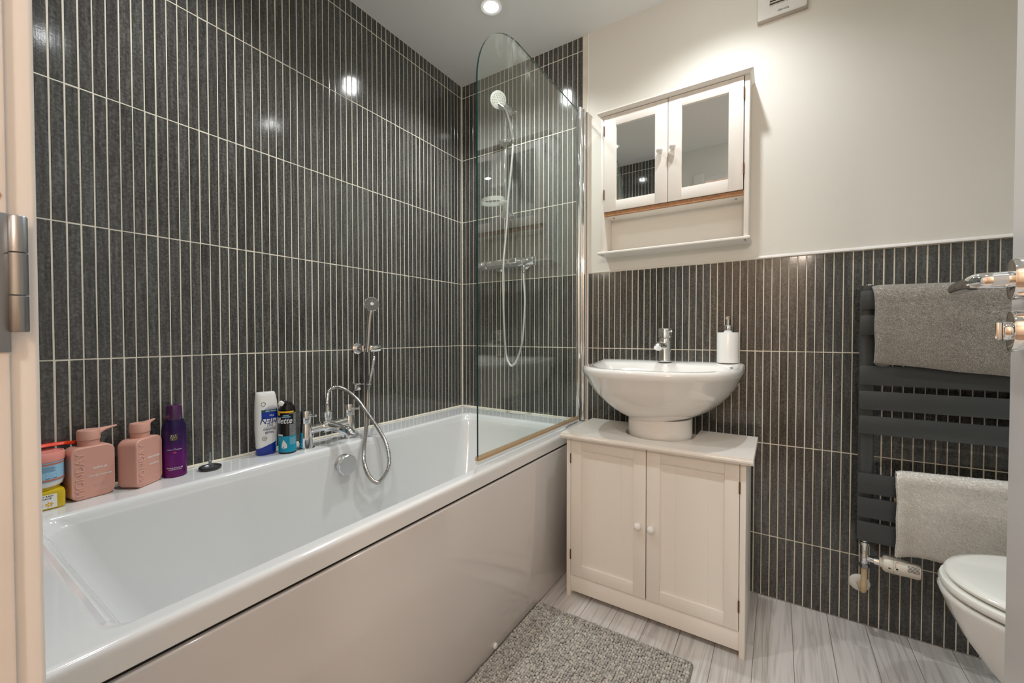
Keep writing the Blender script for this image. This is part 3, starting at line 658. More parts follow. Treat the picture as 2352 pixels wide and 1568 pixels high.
def pump_bottle(loc, rz, word, sub, label):
    t = thing('pump_bottle', label, 'bottle', loc, rz, group='pink pump bottles on the bath ledge')
    Mx = world_of(t)
    w, dp, h, r = .0400, .0245, .124, .017
    # body: rounded outline in the front plane (local x = front normal, y = across), lofted through the depth
    outl = lambda s, x: [(x, p[0], p[1]) for p in [(a, b_) for a, b_, _ in rrect(-w*s, w*s, .0+(1-s)*h/2, h-(1-s)*h/2, r*s, 0, 8)]]
    bm = B(); loft(bm, [outl(.90, -dp), outl(.95, -dp+.0012), outl(.985, -dp+.004), outl(1, -dp+.009), outl(1, dp-.0040), outl(.988, dp-.0015), outl(.965, dp-.0002), outl(.955, dp)], cap0=True, cap1=True)
    bmesh.ops.recalc_face_normals(bm, faces=bm.faces[:]); bmesh.ops.transform(bm, matrix=Mx, verts=bm.verts[:]); body = obj('bottle_body', bm, PINK, t, smooth=60); wn = body.modifiers.new('weighted_normal', 'WEIGHTED_NORMAL'); wn.weight = 90
    bm = B(); lathe(bm, [(.0195, h-.002), (.0195, h+.013), (.0185, h+.0135)], n=32); bmesh.ops.transform(bm, matrix=Mx, verts=bm.verts[:]); obj('collar', bm, PINK, t)
    bm = B(); lathe(bm, [(.0185, h+.0135), (.0212, h+.0138), (.0212, h+.034), (.0195, h+.037), (.0, h+.038)], n=32)
    secs = [(-.004, .0185, h+.016, h+.0368), (.012, .0165, h+.019, h+.0370), (.021, .0125, h+.0235, h+.0371), (.030, .0080, h+.0280, h+.0372), (.042, .0055, h+.0310, h+.0375), (.056, .0036, h+.0335, h+.0378)]
    loft(bm, [[(a*math.copysign(abs(math.cos(q))**.8, math.cos(q)), y_, (z0_+z1_)/2+(z1_-z0_)/2*math.copysign(abs(math.sin(q))**.8, math.sin(q))) for q in [2*PI*i/20 for i in range(20)]] for y_, a, z0_, z1_ in secs], cap0=True, cap1=True)
    bmesh.ops.recalc_face_normals(bm, faces=bm.faces[:]); bmesh.ops.transform(bm, matrix=Mx @ Matrix.Rotation(PI*.05, 4, 'Z'), verts=bm.verts[:]); obj('pump_head', bm, PINK, t, smooth=40)
    text_on('embossed_lettering', [('MONDAY', .0225, 0, 0, 1.06)], PINKL, t, (dp, -.0240, h*.49), (0, 0, 1), (0, -1, 0), extrude=.0011)
    text_on('printed_lettering', [(word, .0074, 0, .008, 1.1), (sub, .0052, 0, -.010, 1.2)] + ([('FOR DAMAGED HAIR', .0022, .0, .0035, 1)] if False else []), WHITEP, t, (dp+.0002, .012, h*.50), (0, 1, 0), (0, 0, 1), extrude=.0003)
    bm = B()
    for i, (ww, z) in enumerate(((.016, .061), (.019, .0575), (.024, .036), (.026, .0335), (.026, .031), (.020, .0285), (.024, .018))):
        box(bm, dp+.0001, dp+.0004, .0, ww, z-.0003-.002, z+.0003-.002)
    bmesh.ops.transform(bm, matrix=Mx, verts=bm.verts[:]); obj('small_print', bm, mat('faded_white_print', srgb(226, 190, 178), .5), t, smooth=0, kind='stuff')
    return t
pump_bottle((.0470, -1.4660, RZ), .14, 'REPAIR', 'CONDITIONER', 'dusty pink square pump bottle reading repair conditioner, left of the pair')
pump_bottle((.0530, -1.3720, RZ), .60, 'MOISTURE', 'SHAMPOO', 'dusty pink square pump bottle reading moisture shampoo, turned beside the purple bottle')

t = thing('shower_gel_bottle', 'purple round bottle fading from dark violet to magenta with clear purple cap', 'bottle', (.0415, -1.2960, RZ)); M0 = world_of(t)
r = .0275
bm = B(); lathe(bm, [(0, 0), (r-.002, 0), (r, .002), (r, .128), (r-.0012, .139), (r-.0045, .148), (.0205, .1555)], (.0415, -1.2960, RZ), n=40); obj('bottle_body', bm, PURPLE, t)
bm = B(); lathe(bm, [(.0188, .155), (.0192, .158), (.0184, .190), (.0165, .1955), (.012, .197), (0, .1955)], (.0415, -1.2960, RZ), n=36); obj('cap', bm, PURPCAP, t)
ang = math.radians(-14); fr_ = (math.cos(ang), math.sin(ang)); rt_ = (-math.sin(ang), math.cos(ang), 0)
bm = B(); cyl_patch(bm, r, ang-.30-.10, ang+.30-.10, .1015, .1185, n=8); bmesh.ops.transform(bm, matrix=M0, verts=bm.verts[:]); obj('label', bm, GOLD, t)
ta = ang-.10
text_on('lettering', [('R I T', .0052, 0, .0050, 1.1), ('U A L', .0052, 0, 0, 1.1), ('S ...', .0052, 0, -.0050, 1.1)], WHITEP, t, (r*1.025*math.cos(ta), r*1.025*math.sin(ta), .110), (-math.sin(ta), math.cos(ta), 0), (0, 0, 1), .0002, wrap=r)
text_on('printed_lettering', [('THE', .0020, -.001, .012), ('RITUAL OF YOZAKURA', .0030, -.001, .0085, 1.0), ('foaming shower gel', .0046, -.001, -.041), ('mousse de douche', .0038, -.001, -.0455)], WHITEP, t, (r*1.008*fr_[0], r*1.008*fr_[1], .068), rt_, (0, 0, 1), .0002, wrap=r)
bm = B(); cyl_patch(bm, r, ang-.14, ang+.10, .0665, .0705, n=4); bmesh.ops.transform(bm, matrix=M0, verts=bm.verts[:]); obj('printed_mark', bm, mat('rose_print', srgb(190, 50, 96), .5), t)

# yellow scrub jar and tub stacked on it
JC = (.0545, -1.5440)
t = thing('scrub_jar', 'square yellow body scrub jar with white label under the pink lidded tub', 'jar', (*JC, RZ))
bm = B(); loft(bm, [rrect(JC[0]-a, JC[0]+a, JC[1]-a, JC[1]+a, rr, RZ+z, 6) for a, rr, z in ((.030, .007, 0), (.0325, .009, .003), (.0328, .009, .034), (.0315, .010, .040), (.0275, .016, .0435))], cap0=True, cap1=True); bmesh.ops.recalc_face_normals(bm, faces=bm.faces[:]); obj('jar_body', bm, YELLOW, t)
bm = B(); lathe(bm, [(.0265, .043), (.0285, .0438), (.0285, .0495), (.0275, .0500), (0, .0500)], (*JC, RZ), n=40); obj('lid', bm, YELLOW, t)
bm = B(); box(bm, JC[0]+.0326, JC[0]+.0333, JC[1]-.028, JC[1]+.018, RZ+.004, RZ+.034); obj('label', bm, WHITEP, t, smooth=0)
text_on('lettering', [('SUNDAY RAIN', .0048, 0, .0108, 1.1), ('BODY SCRUB', .0046, -.002, .0055, 1.15), ('Hydrating', .0036, -.006, -.0085, 1, .3)], mat('dark_print', srgb(64, 56, 48), .6), t, (.0335, -.0045, .020), (0, 1, 0), (0, 0, 1), .0002)
bm = B()
for i in range(7):
    a = 2*PI*i/7; cy, cz = JC[1]+.006+.0045*math.cos(a), RZ+.0125+.0035*math.sin(a)
    prism(bm, [(JC[0]+.0334, cy+.0026*math.cos(a)*math.cos(b_)-.0012*math.sin(a)*math.sin(b_), cz+.0026*math.sin(a)*math.cos(b_)+.0012*math.cos(a)*math.sin(b_)) for b_ in [2*PI*k/10 for k in range(10)]], (.0002, 0, 0))
obj('printed_flower', bm, mat('yellow_flower_print', srgb(236, 184, 30), .5), t, smooth=0)
TZ = RZ+.0502
t = thing('cream_tub', 'round tub with salmon pink lid and light blue label on the yellow jar', 'tub', (*JC, TZ)); M0 = world_of(t)
bm = B(); lathe(bm, [(0, 0), (.031, 0), (.0325, .002), (.0345, .010), (.0345, .056)], (*JC, TZ), n=48); obj('tub_body', bm, WHITEPL, t)
bm = B(); cyl_patch(bm, .0347, -2.4, 2.4, .011, .055, n=48); bmesh.ops.transform(bm, matrix=M0, verts=bm.verts[:]); obj('label', bm, LBLUE, t)
for z0, z1 in ((.0135, .0175), (.049, .0525)):
    bm = B(); cyl_patch(bm, .0351, -2.3, 2.3, z0, z1, n=40); bmesh.ops.transform(bm, matrix=M0, verts=bm.verts[:]); obj('label_band', bm, TANB, t)
bm = B(); cyl_patch(bm, .0350, -.62, .55, .0325, .047, n=12); bmesh.ops.transform(bm, matrix=M0, verts=bm.verts[:])
bm.free(); bm = B()
for i in range(6): cyl_patch(bm, .0351, -.62, .55-.07*(i % 3), .0345+.0021*i, .0351+.0021*i, n=10, thick=.0003)
for k, a in enumerate((-.62, -.22, .14, .46)):
    for j in range(9):
        b0 = 2*PI*j/9; aa = a+.0042*math.cos(b0)/.0351; cyl_patch(bm, .0351, aa-.012, aa+.012, .0245+.0042*math.sin(b0), .0252+.0042*math.sin(b0), n=1, thick=.0003)
    cyl_patch(bm, .0351, a-.13, a+.13, .0192, .0200, n=3, thick=.0003)
bmesh.ops.transform(bm, matrix=M0, verts=bm.verts[:]); obj('small_print', bm, mat('slate_print', srgb(60, 78, 96), .5), t, smooth=0, kind='stuff')
bm = B(); lathe(bm, [(.0345, .0555), (.0362, .0560), (.0366, .058), (.0366, .0735), (.0355, .0755), (.0335, .0755), (.0325, .0735), (0, .0735)], (*JC, TZ), n=48); obj('lid', bm, SALMON, t)
bm = B(); LZ = TZ+.0756
P = [(.028, -1.566, LZ+.0050), (.027, -1.541, LZ+.0062), (.026, -1.521, LZ+.0062), (.024, -1.500, LZ+.0048), (.022, -1.484, LZ+.0022)]
P = smooth_path(P, 6); rings = []
for i, p in enumerate(P):
    w_ = .010*(1-.55*(i/len(P))**2); rings.append([(p.x+a*w_, p.y, p.z+.002+b_*.0046) for a, b_ in ((-1, -.3), (-.6, .8), (0, 1), (.6, .8), (1, -.3), (0, -1))])
loft(bm, rings, cap0=True, cap1=True); bmesh.ops.recalc_face_normals(bm, faces=bm.faces[:])
tag(obj('plastic_comb_handle', bm, RED), 'bright orange red plastic strip lying across the pink lid', 'strip')

# white shampoo bottle, label upside down
t = thing('shampoo_bottle', 'white shampoo bottle with blue base and upside down navy lettering', 'bottle', (.0430, -1.0530, RZ), math.radians(-8)); M0 = world_of(t)
def hs_ring(z, wl_, wr_, dp, nn=28):
    out = []
    for i in range(nn):
        a = 2*PI*i/nn; c, s = math.cos(a), math.sin(a); f = lambda q, e: math.copysign(abs(q)**e, q)
        w_ = wr_ if s > 0 else wl_; out.append((dp*f(c, .85), w_*f(s, .65), z))
    return out
prof = [(0, .026, .026, .0155), (.004, .0275, .0275, .017), (.030, .0300, .0310, .0185), (.085, .0325, .0355, .0195), (.140, .0325, .0360, .0185), (.170, .0315, .0335, .0165), (.190, .0305, .0300, .0145), (.200, .0295, .0275, .013), (.2035, .0270, .0250, .011)]
bm = B(); loft(bm, [hs_ring(*q) for q in prof], cap0=True, cap1=True); bmesh.ops.recalc_face_normals(bm, faces=bm.faces[:]); bmesh.ops.transform(bm, matrix=M0, verts=bm.verts[:]); obj('bottle_body', bm, WHITEPL, t)
# blue cap shell with slanted top edge
bm = B(); rg = []
for k in range(4):
    base = hs_ring([0, .003, .012, .03][k], *[(.0264, .0264, .0158), (.0281, .0281, .0176), (.0290, .0292, .0182), (.0306, .0316, .0191)][k])
    if k == 3: base = [(x, y, .022+.34*(y+.03)) for x, y, z in base]
    if k == 2: base = [(x, y, .010+.10*(y+.03)) for x, y, z in base]
    rg.append(base)
loft(bm, rg, cap0=True); bmesh.ops.recalc_face_normals(bm, faces=bm.faces[:]); bmesh.ops.transform(bm, matrix=M0, verts=bm.verts[:]); obj('blue_cap', bm, BLUE, t)
def flatpatch(y0, y1, z0, z1, off, n=10):
    b = B(); P = []
    def surf(y, z):
        for (za, la, ra, da), (zb, lb, rb, db) in zip(prof, prof[1:]):
            if za <= z <= zb:
                q = (z-za)/(zb-za); L, R_, D = la+(lb-la)*q, ra+(rb-ra)*q, da+(db-da)*q; break
        w_ = R_ if y > 0 else L; s = min(1, abs(y)/w_)**(1/.65); return D*(max(0, 1-s*s)**.5)**.85
    for j in range(6):
        z = z0+(z1-z0)*j/5; P.append([b.verts.new((surf(y0+(y1-y0)*i/n, z)+off, y0+(y1-y0)*i/n, z)) for i in range(n+1)])
    for j in range(5):
        for i in range(n): b.faces.new((P[j][i], P[j][i+1], P[j+1][i+1], P[j+1][i]))
    bmesh.ops.transform(b, matrix=M0, verts=b.verts[:]); return b, surf
b, surf = flatpatch(-.018, .031, .118, .138, .0003); obj('label_block', b, BLUE, t)
b, _ = flatpatch(-.018, .031, .138, .147, .0003); obj('label_block', b, mat('dark_teal_print', srgb(10, 74, 96), .4), t)
b = B()
for j in range(5):
    for i in range(14-j*2):
        y = -.008+.0028*i+j*.0030; z = .149+j*.0028; rr = .0011*(1-.13*j)
        if y < .030: lathe(b, [(rr, 0), (rr, .0003), (0, .0003)], (surf(y, z), y, z), (1, 0, 0), 6)
bmesh.ops.transform(b, matrix=M0, verts=b.verts[:]); obj('printed_dots', b, NAVY, t, smooth=0, kind='stuff')
def hs_text(lines, m, z, y=.006, x=None):
    for ob in text_on('lettering', lines, m, t, (0, y, z), (0, -1, 0), (0, 0, -1), .0002):
        for v in ob.data.vertices: v.co.x = surf(v.co.y, v.co.z)+.0005+(.0002 if v.co.x > 0 else 0)
hs_text([('MEN', .0250, 0, 0, 1.0, .25)], NAVY, .1115); hs_text([('2in1', .0120, 0, 0, .95)], NAVY, .0960)
hs_text([('head&', .0112, .001, .0052, .95, .25), ('shoulders', .0112, 0, -.0052, .9, .25)], NAVY, .078); hs_text([('TOTAL CARE', .0058, 0, 0, .95), ], WHITEP, .1425, .010); hs_text([('72H', .0080, 0, 0), ], WHITEP, .1285, .012)
b, _ = flatpatch(-.012, .026, .0885, .0892, .0004); obj('label_rule', b, NAVY, t)
for yy, zz in ((-.012, .166), (-.010, .055)):
    b = B(); tube(b, [(surf(yy+.0062*math.cos(q), zz+.0062*math.sin(q))+.0004, yy+.0062*math.cos(q), zz+.0062*math.sin(q)) for q in [2*PI*i/20 for i in range(21)]], .0006, 6, False)
    bmesh.ops.transform(b, matrix=M0, verts=b.verts[:]); obj('printed_ring', b, GREENP, t)
hs_text([('RE', .0055, 0, 0)], GREENP, .055, -.010)

# shaving foam can
CC = (.0805, -1.0030); r = .0265
t = thing('shaving_foam_can', 'black and teal shaving foam can with black cap beside the white bottle', 'can', (*CC, RZ)); M0 = world_of(t)
bm = B(); lathe(bm, [(0, 0), (r-.002, 0), (r, .0015), (r, .004), (r-.0006, .0045), (r-.0006, .138), (r-.003, .1415)], (*CC, RZ), n=40); obj('can_body', bm, CAN, t)
ca = math.atan2(-1.744+1.003, 1.449-.08)
bm = B(); cyl_patch(bm, r-.0006, ca-2.2, ca+2.2, .005, .058, n=40); bmesh.ops.transform(bm, matrix=M0, verts=bm.verts[:]); obj('teal_band', bm, TEAL, t)
bm = B(); cyl_patch(bm, r-.0006, ca+.22, ca+1.4, .058, .134, n=16); bmesh.ops.transform(bm, matrix=M0, verts=bm.verts[:]); obj('grey_side_panel', bm, GREYCAN, t)
bm = B(); cyl_patch(bm, r-.0002, ca-1.5, ca+.75, .1345, .1395, n=20); cyl_patch(bm, r-.0002, ca-1.5, ca-.92, .126, .1345, n=6); bmesh.ops.transform(bm, matrix=M0, verts=bm.verts[:]); obj('amber_band', bm, ORANGEY, t)
bm = B(); cyl_patch(bm, r-.0003, ca-1.6, ca+.72, .0975, .130, n=20); bmesh.ops.transform(bm, matrix=M0, verts=bm.verts[:]); obj('name_panel', bm, CAN, t)
def can_text(lines, m, z, a):
    return text_on('lettering', lines, m, t, ((r+.0007)*math.cos(a), (r+.0007)*math.sin(a), z), (-math.sin(a), math.cos(a), 0), (0, 0, 1), .0003, .0003, wrap=r)
can_text([('Gillette', .0270, 0, 0, .86, .25)], mat('silver_print', srgb(226, 226, 228), .3), .1085, ca-.76)
can_text([('FOAM', .0068, 0, 0, 1.1)], WHITEP, .0615, ca-.90); can_text([('SENSITIVE', .0036, 0, .0022), ('SHAVING FOAM', .0036, 0, -.0026)], mat('pale_blue_print', srgb(150, 196, 226), .5), .1235, ca-.15)
bm = B()
for i in range(8): cyl_patch(bm, r-.0003, ca+.25, ca+1.2-.1*(i % 3), .0305+.0030*i, .0314+.0030*i, n=8, thick=.0004)
for i in range(12): cyl_patch(bm, r-.0003, ca+.26, ca+1.2-.1*((i*5) % 4), .0625+.0052*i, .0632+.0052*i, n=8, thick=.0004)
bmesh.ops.transform(bm, matrix=M0, verts=bm.verts[:]); obj('small_print', bm, mat('pale_fine_print', srgb(176, 202, 208), .5), t, smooth=0, kind='stuff')
bm = B()   # printed dollop
for (a, z, hw_, hh) in ((-.36, .0245, .0092, .0062), (-.36, .0305, .0082, .0058), (-.40, .0365, .0056, .0048), (-.42, .0415, .0024, .0045)):
    k = 14
    vs = [bm.verts.new(((r+.0004)*math.cos(ca+a+hw_*math.cos(q)/r), (r+.0004)*math.sin(ca+a+hw_*math.cos(q)/r), z+hh*math.sin(q))) for q in [2*PI*i/k for i in range(k)]]
    bm.faces.new(vs)
bmesh.ops.transform(bm, matrix=M0, verts=bm.verts[:]); obj('printed_foam', bm, mat('foam_print', srgb(232, 224, 218), .5), t, smooth=0)
bm = B(); lathe(bm, [(r-.0025, .141), (r-.0012, .1425), (r-.0030, .150), (.0205, .1565), (.0165, .158), (.0165, .1605), (.0150, .163), (.0150, .166), (0, .168)], (*CC, RZ), n=36); obj('cap', bm, BLACKPL, t)
bm = B(); Mn = Matrix.Translation((CC[0]+.006, CC[1]-.010, RZ+.169)) @ Matrix.Rotation(ca+PI/2, 4, 'Z') @ Matrix.Rotation(.5, 4, 'Y'); box(bm, -.010, .008, -.008, .008, -.006, .005, .0045, 3, M=Mn); obj('actuator', bm, BLACKPL, t)
bm = B(); box(bm, -.008, .008, -.006, .006, -.010, .006, .0045, 3, M=Matrix.Translation((CC[0]+.006, CC[1]-.021, RZ+.167)) @ Matrix.Rotation(ca+PI/2, 4, 'Z') @ Matrix.Rotation(.55, 4, 'Y')); obj('nozzle_tip', bm, WHITEPL, t)

# ------------------------------------------------------------------ basin and trap cover, tap, soap
BX = 1.084
def dring(z, a, yf, yb, nf=2.5, y0=-.12, n=64, lift=0):
    out = []; y0 = min(y0, (yb-.01)) if yb < y0 else y0
    for i in range(n):
        th = 2*PI*i/n; c, s = math.cos(th), math.sin(th); e = nf if s < 0 else 7
        px = a*math.copysign(abs(c)**(2/e), c); py = abs(s)**(2/e)*(abs(yf-y0) if s < 0 else abs(yb-y0))
        y = y0+math.copysign(py, s); zz = z
        if lift: q = min(1, max(0, (y+.17)/.12)); zz += lift*q*q*(3-2*q)
        out.append((BX+px, y, zz))
    return out
wb_ = thing('wash_basin', 'white ceramic half round wash basin on a short round trap cover', 'basin', (BX, -.2, .60))
RB = [dring(.742, .03, -.30, -.24, 2, -.27), dring(.745, .085, -.335, -.195, 2, -.255), dring(.757, .135, -.365, -.165, 2.1, -.23), dring(.785, .178, -.392, -.145, 2.2, -.2), dring(.812, .205, -.410, -.132, 2.4, -.19),
      dring(.826, .216, -.418, -.125, 2.5, -.18), dring(.8325, .223, -.423, -.118, 2.5, -.18, lift=.004), dring(.8350, .230, -.428, -.110, 2.5, -.17, lift=.008), dring(.8358, .243, -.440, -.060, 2.6, -.14, lift=.010), dring(.8352, .256, -.452, -.006, 2.7, lift=.0105),
      dring(.8330, .2625, -.458, -.003, 2.7, lift=.0105), dring(.8285, .2665, -.462, -.002, 2.7, lift=.010), dring(.821, .2675, -.4635, -.001, 2.7, lift=.009), dring(.812, .2660, -.462, -.001, 2.7, lift=.006), dring(.803, .2615, -.4575, -.001, 2.65), dring(.796, .2575, -.4535, -.001, 2.6),
      dring(.770, .2480, -.443, -.001, 2.5), dring(.740, .229, -.428, -.001, 2.4), dring(.712, .204, -.408, -.002, 2.3), dring(.690, .180, -.388, -.003, 2.2), dring(.672, .153, -.366, -.01, 2.15), dring(.661, .128, -.348, -.03, 2.1), dring(.6565, .110, -.338, -.06, 2)]
bm = B(); loft(bm, RB, cap0=True, cap1=True); bmesh.ops.recalc_face_normals(bm, faces=bm.faces[:]); obj('basin_bowl', bm, CERAM, wb_, smooth=50)
bm = B(); lathe(bm, [(.104, .30), (.1075, .31), (.1075, .661)], (1.098, -.232, 0), n=56); obj('trap_cover', bm, CERAM, wb_)
bm = B(); lathe(bm, [(.022, .7455), (.020, .748), (.014, .7485), (0, .747)], (BX, -.27, 0), n=28); obj('waste_ring', bm, CHROME, wb_)

TBX, TBY, TBZ = 1.0825, -.088, .8452
t = thing('basin_tap', 'chrome monobloc mixer tap at the back of the wash basin', 'tap', (TBX, TBY, TBZ))
bm = B(); lathe(bm, [(0, 0), (.0275, 0), (.0275, .003), (.0240, .0045), (.0225, .010), (.0215, .070), (.0215, .088), (.0205, .0895)], (TBX, TBY, TBZ), n=36); obj('tap_body', bm, CHROME, t)
bm = B(); P = smooth_path([(TBX, TBY, TBZ+.058), (TBX-.002, TBY-.03, TBZ+.061), (TBX-.003, TBY-.060, TBZ+.064), (TBX-.004, TBY-.086, TBZ+.062), (TBX-.004, TBY-.095, TBZ+.054)], 6)
tube(bm, P, .0145, 22); obj('spout', bm, CHROME, t)
bm = B(); lathe(bm, [(.0215, .0905), (.0245, .0915), (.0245, .1255), (.0232, .1275), (0, .1275)], (TBX, TBY, TBZ), n=36); hk = obj('tap_head', bm, CHROME, t)
bm = B(); tube(bm, [(TBX+.010, TBY-.018, TBZ+.117), (TBX+.030, TBY-.030, TBZ+.1165)], .0042, 12); obj('lever_pin', bm, CHROME, hk)

t = thing('soap_dispenser', 'white cylindrical soap dispenser with chrome pump on the basin corner', 'dispenser', (1.2955, -.058, .8462)); o_ = (1.2955, -.058, .8462)
bm = B(); lathe(bm, [(0, 0), (.0335, 0), (.0360, .002), (.0362, .108), (.0352, .1105), (0, .1110)], o_, n=44); obj('dispenser_body', bm, CERAM2, t)
bm = B(); lathe(bm, [(.0128, .1105), (.0138, .112), (.0138, .1350), (.0130, .1362), (.0060, .1368), (.0060, .160)], o_, n=28); obj('pump_collar', bm, CHROME, t)
bm = B(); lathe(bm, [(0, .158), (.0072, .158), (.0078, .161), (.0078, .167), (.006, .1695), (0, .170)], o_, n=20); tube(bm, [(1.2955, -.058, RZ*0+.8462+.1645), (1.2955, -.075, .8462+.1640), (1.2955, -.092, .8462+.1615)], .0042, 12); obj('pump_head', bm, CHROME, t)

# ------------------------------------------------------------------ vanity unit
VX0, VX1, VY0, VY1 = .8072, 1.3755, -.385, -.112
vt = thing('vanity_unit', 'white two door vanity cupboard standing under the wash basin', 'cabinet', (1.09, -.25, 0))
for x0, x1 in ((VX0, .8225), (1.3600, VX1)):
    bm = B(); box(bm, x0, x1, VY0, VY1, 0, .5795, .0015); obj('side_panel', bm, VAN, vt)
bm = B(); box(bm, .8225, 1.36, -.381, -.366, .0195, .0775, .001); obj('plinth', bm, VAN, vt)
bm = B(); box(bm, .8225, 1.36, -.366, VY1, .062, .0765, .001); obj('bottom_board', bm, VAN, vt)
cxm, cym, cr_ = 1.098, -.234, .116
pol = [(.797, VY1+.003), (.797, -.420), (1.3945, -.420), (1.3945, VY1+.003), (cxm+cr_, VY1+.003)] + [(cxm+cr_*math.cos(a), cym-cr_*math.sin(a)) for a in [PI*i/24 for i in range(25)]] + [(cxm-cr_, VY1+.003)]
bm = B(); prism(bm, [(x, y, .580) for x, y in pol], (0, 0, .0185))
es = [e for e in bm.edges if all(abs(v.co.y+.42) < 1e-4 for v in e.verts) and abs(e.verts[0].co.z-e.verts[1].co.z) < 1e-5]
bmesh.ops.bevel(bm, geom=es, offset=.0065, segments=4, affect='EDGES'); obj('top', bm, VAN, vt, smooth=30)
def knob(bm, x, y, z, r=.0125):
    return lathe(bm, [(.0075, 0), (.0066, .003), (r*.60, .005), (r*.88, .009), (r, .0145), (r*.93, .0195), (r*.70, .0240), (r*.38, .0265), (0, .0272)], (x, y, z), (0, -1, 0), 28)
def shaker(parent, x0, x1, z0, z1, yf, st_l, st_r, rt, rb, th=.016, glass=None):
    bm = B()
    box(bm, x0, x0+st_l, yf, yf+th, z0, z1, .0009); box(bm, x1-st_r, x1, yf, yf+th, z0, z1, .0009)
    box(bm, x0+st_l, x1-st_r, yf+.0002, yf+th, z1-rt, z1, .0009); box(bm, x0+st_l, x1-st_r, yf+.0002, yf+th, z0, z0+rb, .0009)
    d = obj('door', bm, VAN, parent)
    bm = B(); a, b_, c, e = x0+st_l-.002, x1-st_r+.002, z0+rb-.002, z1-rt+.002
    if glass: box(bm, a, b_, yf+.0060, yf+.0075, c, e); obj('mirror', bm, MIRROR, d, smooth=0)
    else:
        w3 = (b_-a)
        for q0, q1 in ((0, .26), (.26, .76), (.76, 1)): box(bm, a+w3*q0, a+w3*q1, yf+.0065, yf+.012, c, e, .0007, 1)
        obj('door_panel', bm, VAN, d)
    return d
dL = shaker(vt, .8243, 1.0902, .0800, .5775, VY0+.0005, .0405, .0400, .0415, .041); dR = shaker(vt, 1.0930, 1.3585, .0800, .5775, VY0+.0005, .0420, .0385, .041, .041)
for d, x, hx in ((dL, 1.0672, .8234), (dR, 1.1098, 1.3593)):
    bm = B(); knob(bm, x, VY0+.0005, .3215); obj('knob', bm, CERAM2, d)
    for z in (.5030, .1540):
        bm = B(); tube(bm, [(hx, VY0-.001, z-.017), (hx, VY0-.001, z+.017)], .0023, 10); obj('hinge', bm, BRASS, d)

# ------------------------------------------------------------------ mirror cabinet
mc = thing('mirror_cabinet', 'white wall cabinet with two mirrored doors and open shelf above the basin', 'cabinet', (1.09, 0, 1.28))
CF = -.099
for x0, x1 in ((.8245, .8395), (1.3450, 1.3602)):
    bm = B(); box(bm, x0, x1, CF+.003, -.0015, 1.290, 1.846, .001); obj('side_panel', bm, VAN, mc)
# crown: front lip with a sloping underside
bm = B(); pr = [(-.0015, 1.8600), (-.1150, 1.8600), (-.1150, 1.8555), (-.108, 1.8480), (-.100, 1.8460), (-.0015, 1.8460)]
X0, X1 = .8130, 1.3715; ins = [0, 0, 0, .007, .011, .011]
loft(bm, [[(X0+i_, y, z) for (y, z), i_ in zip(pr, ins)], [(X1-i_, y, z) for (y, z), i_ in zip(pr, ins)]], cap0=True, cap1=True); bmesh.ops.recalc_face_normals(bm, faces=bm.faces[:]); obj('crown', bm, VAN, mc, smooth=0)
bm = B(); box(bm, .8395, 1.3450, CF+.017, -.0015, 1.4365, 1.4520, .0005); bb = obj('bottom_board', bm, VAN, mc)
bm = B(); box(bm, .8397, 1.3448, CF+.0045, CF+.0172, 1.4375, 1.4518); obj('raw_front_edge', bm, MDF, bb, smooth=0)
for x in (.868, 1.318):
    bm = B(); lathe(bm, [(.0036, 0), (.0036, .0012), (0, .0012)], (x, -.055, 1.4367), (0, 0, -1), 12); obj('screw_hole', bm, DARK, bb)
bm = B(); box(bm, .8395, 1.3450, -.006, -.0015, 1.452, 1.846); obj('back_panel', bm, VAN, mc, smooth=0)
bm = B(); box(bm, .8127, 1.3662, -.1075, -.0015, 1.2805, 1.2905, .003, 3); sh = obj('shelf', bm, VAN, mc)
for x, y in ((.828, -.092), (.829, -.070), (1.349, -.092), (1.349, -.070)):
    bm = B(); lathe(bm, [(.0028, 0), (.0028, .001), (0, .001)], (x, y, 1.2807), (0, 0, -1), 10); obj('screw_hole', bm, DARK, sh)
mL = shaker(mc, .8400, 1.0905, 1.4540, 1.8445, CF, .0490, .0470, .0450, .0415, glass=True); mR = shaker(mc, 1.0925, 1.3425, 1.4540, 1.8445, CF, .0475, .0465, .0430, .0440, glass=True)
for d, x, z, hx in ((mL, 1.0640, 1.6515, .8395), (mR, 1.1105, 1.6545, 1.3440)):
    bm = B(); knob(bm, x, CF, z, .0128); obj('knob', bm, CERAM2, d)
    for zz in (1.786, 1.525):
        bm = B(); tube(bm, [(hx, CF-.0005, zz-.020), (hx, CF-.0005, zz+.020)], .0024, 10); obj('hinge', bm, BRASS, d)

# ------------------------------------------------------------------ extractor fan
t = thing('extractor_fan', 'square white extractor fan with round slatted grille high on the back wall', 'fan', (1.450, 0, 2.14))
FX0, FX1, FZ0, FZ1 = 1.377, 1.5225, 2.064, 2.210
FC = (1.450, 2.131); FR = .047
bm = B(); outer = rrect(FX0, FX1, FZ0, FZ1, .006, 0, 6); no = len(outer)
def fan_ring(src, y): return [(a, y, b_) for a, b_, _ in src]
circ = []
for a, b_, _ in outer:
    q = math.atan2(b_-FC[1], a-FC[0]); circ.append((FC[0]+FR*math.cos(q), FC[1]+FR*math.sin(q), 0))
inset = rrect(FX0+.003, FX1-.003, FZ0+.003, FZ1-.003, .005, 0, 6)
loft(bm, [fan_ring(outer, -.002), fan_ring(outer, -.017), fan_ring(inset, -.0205), fan_ring(circ, -.0225), fan_ring(circ, -.008)]); bmesh.ops.recalc_face_normals(bm, faces=bm.faces[:]); obj('fan_housing', bm, WHITEPL, t, smooth=25)
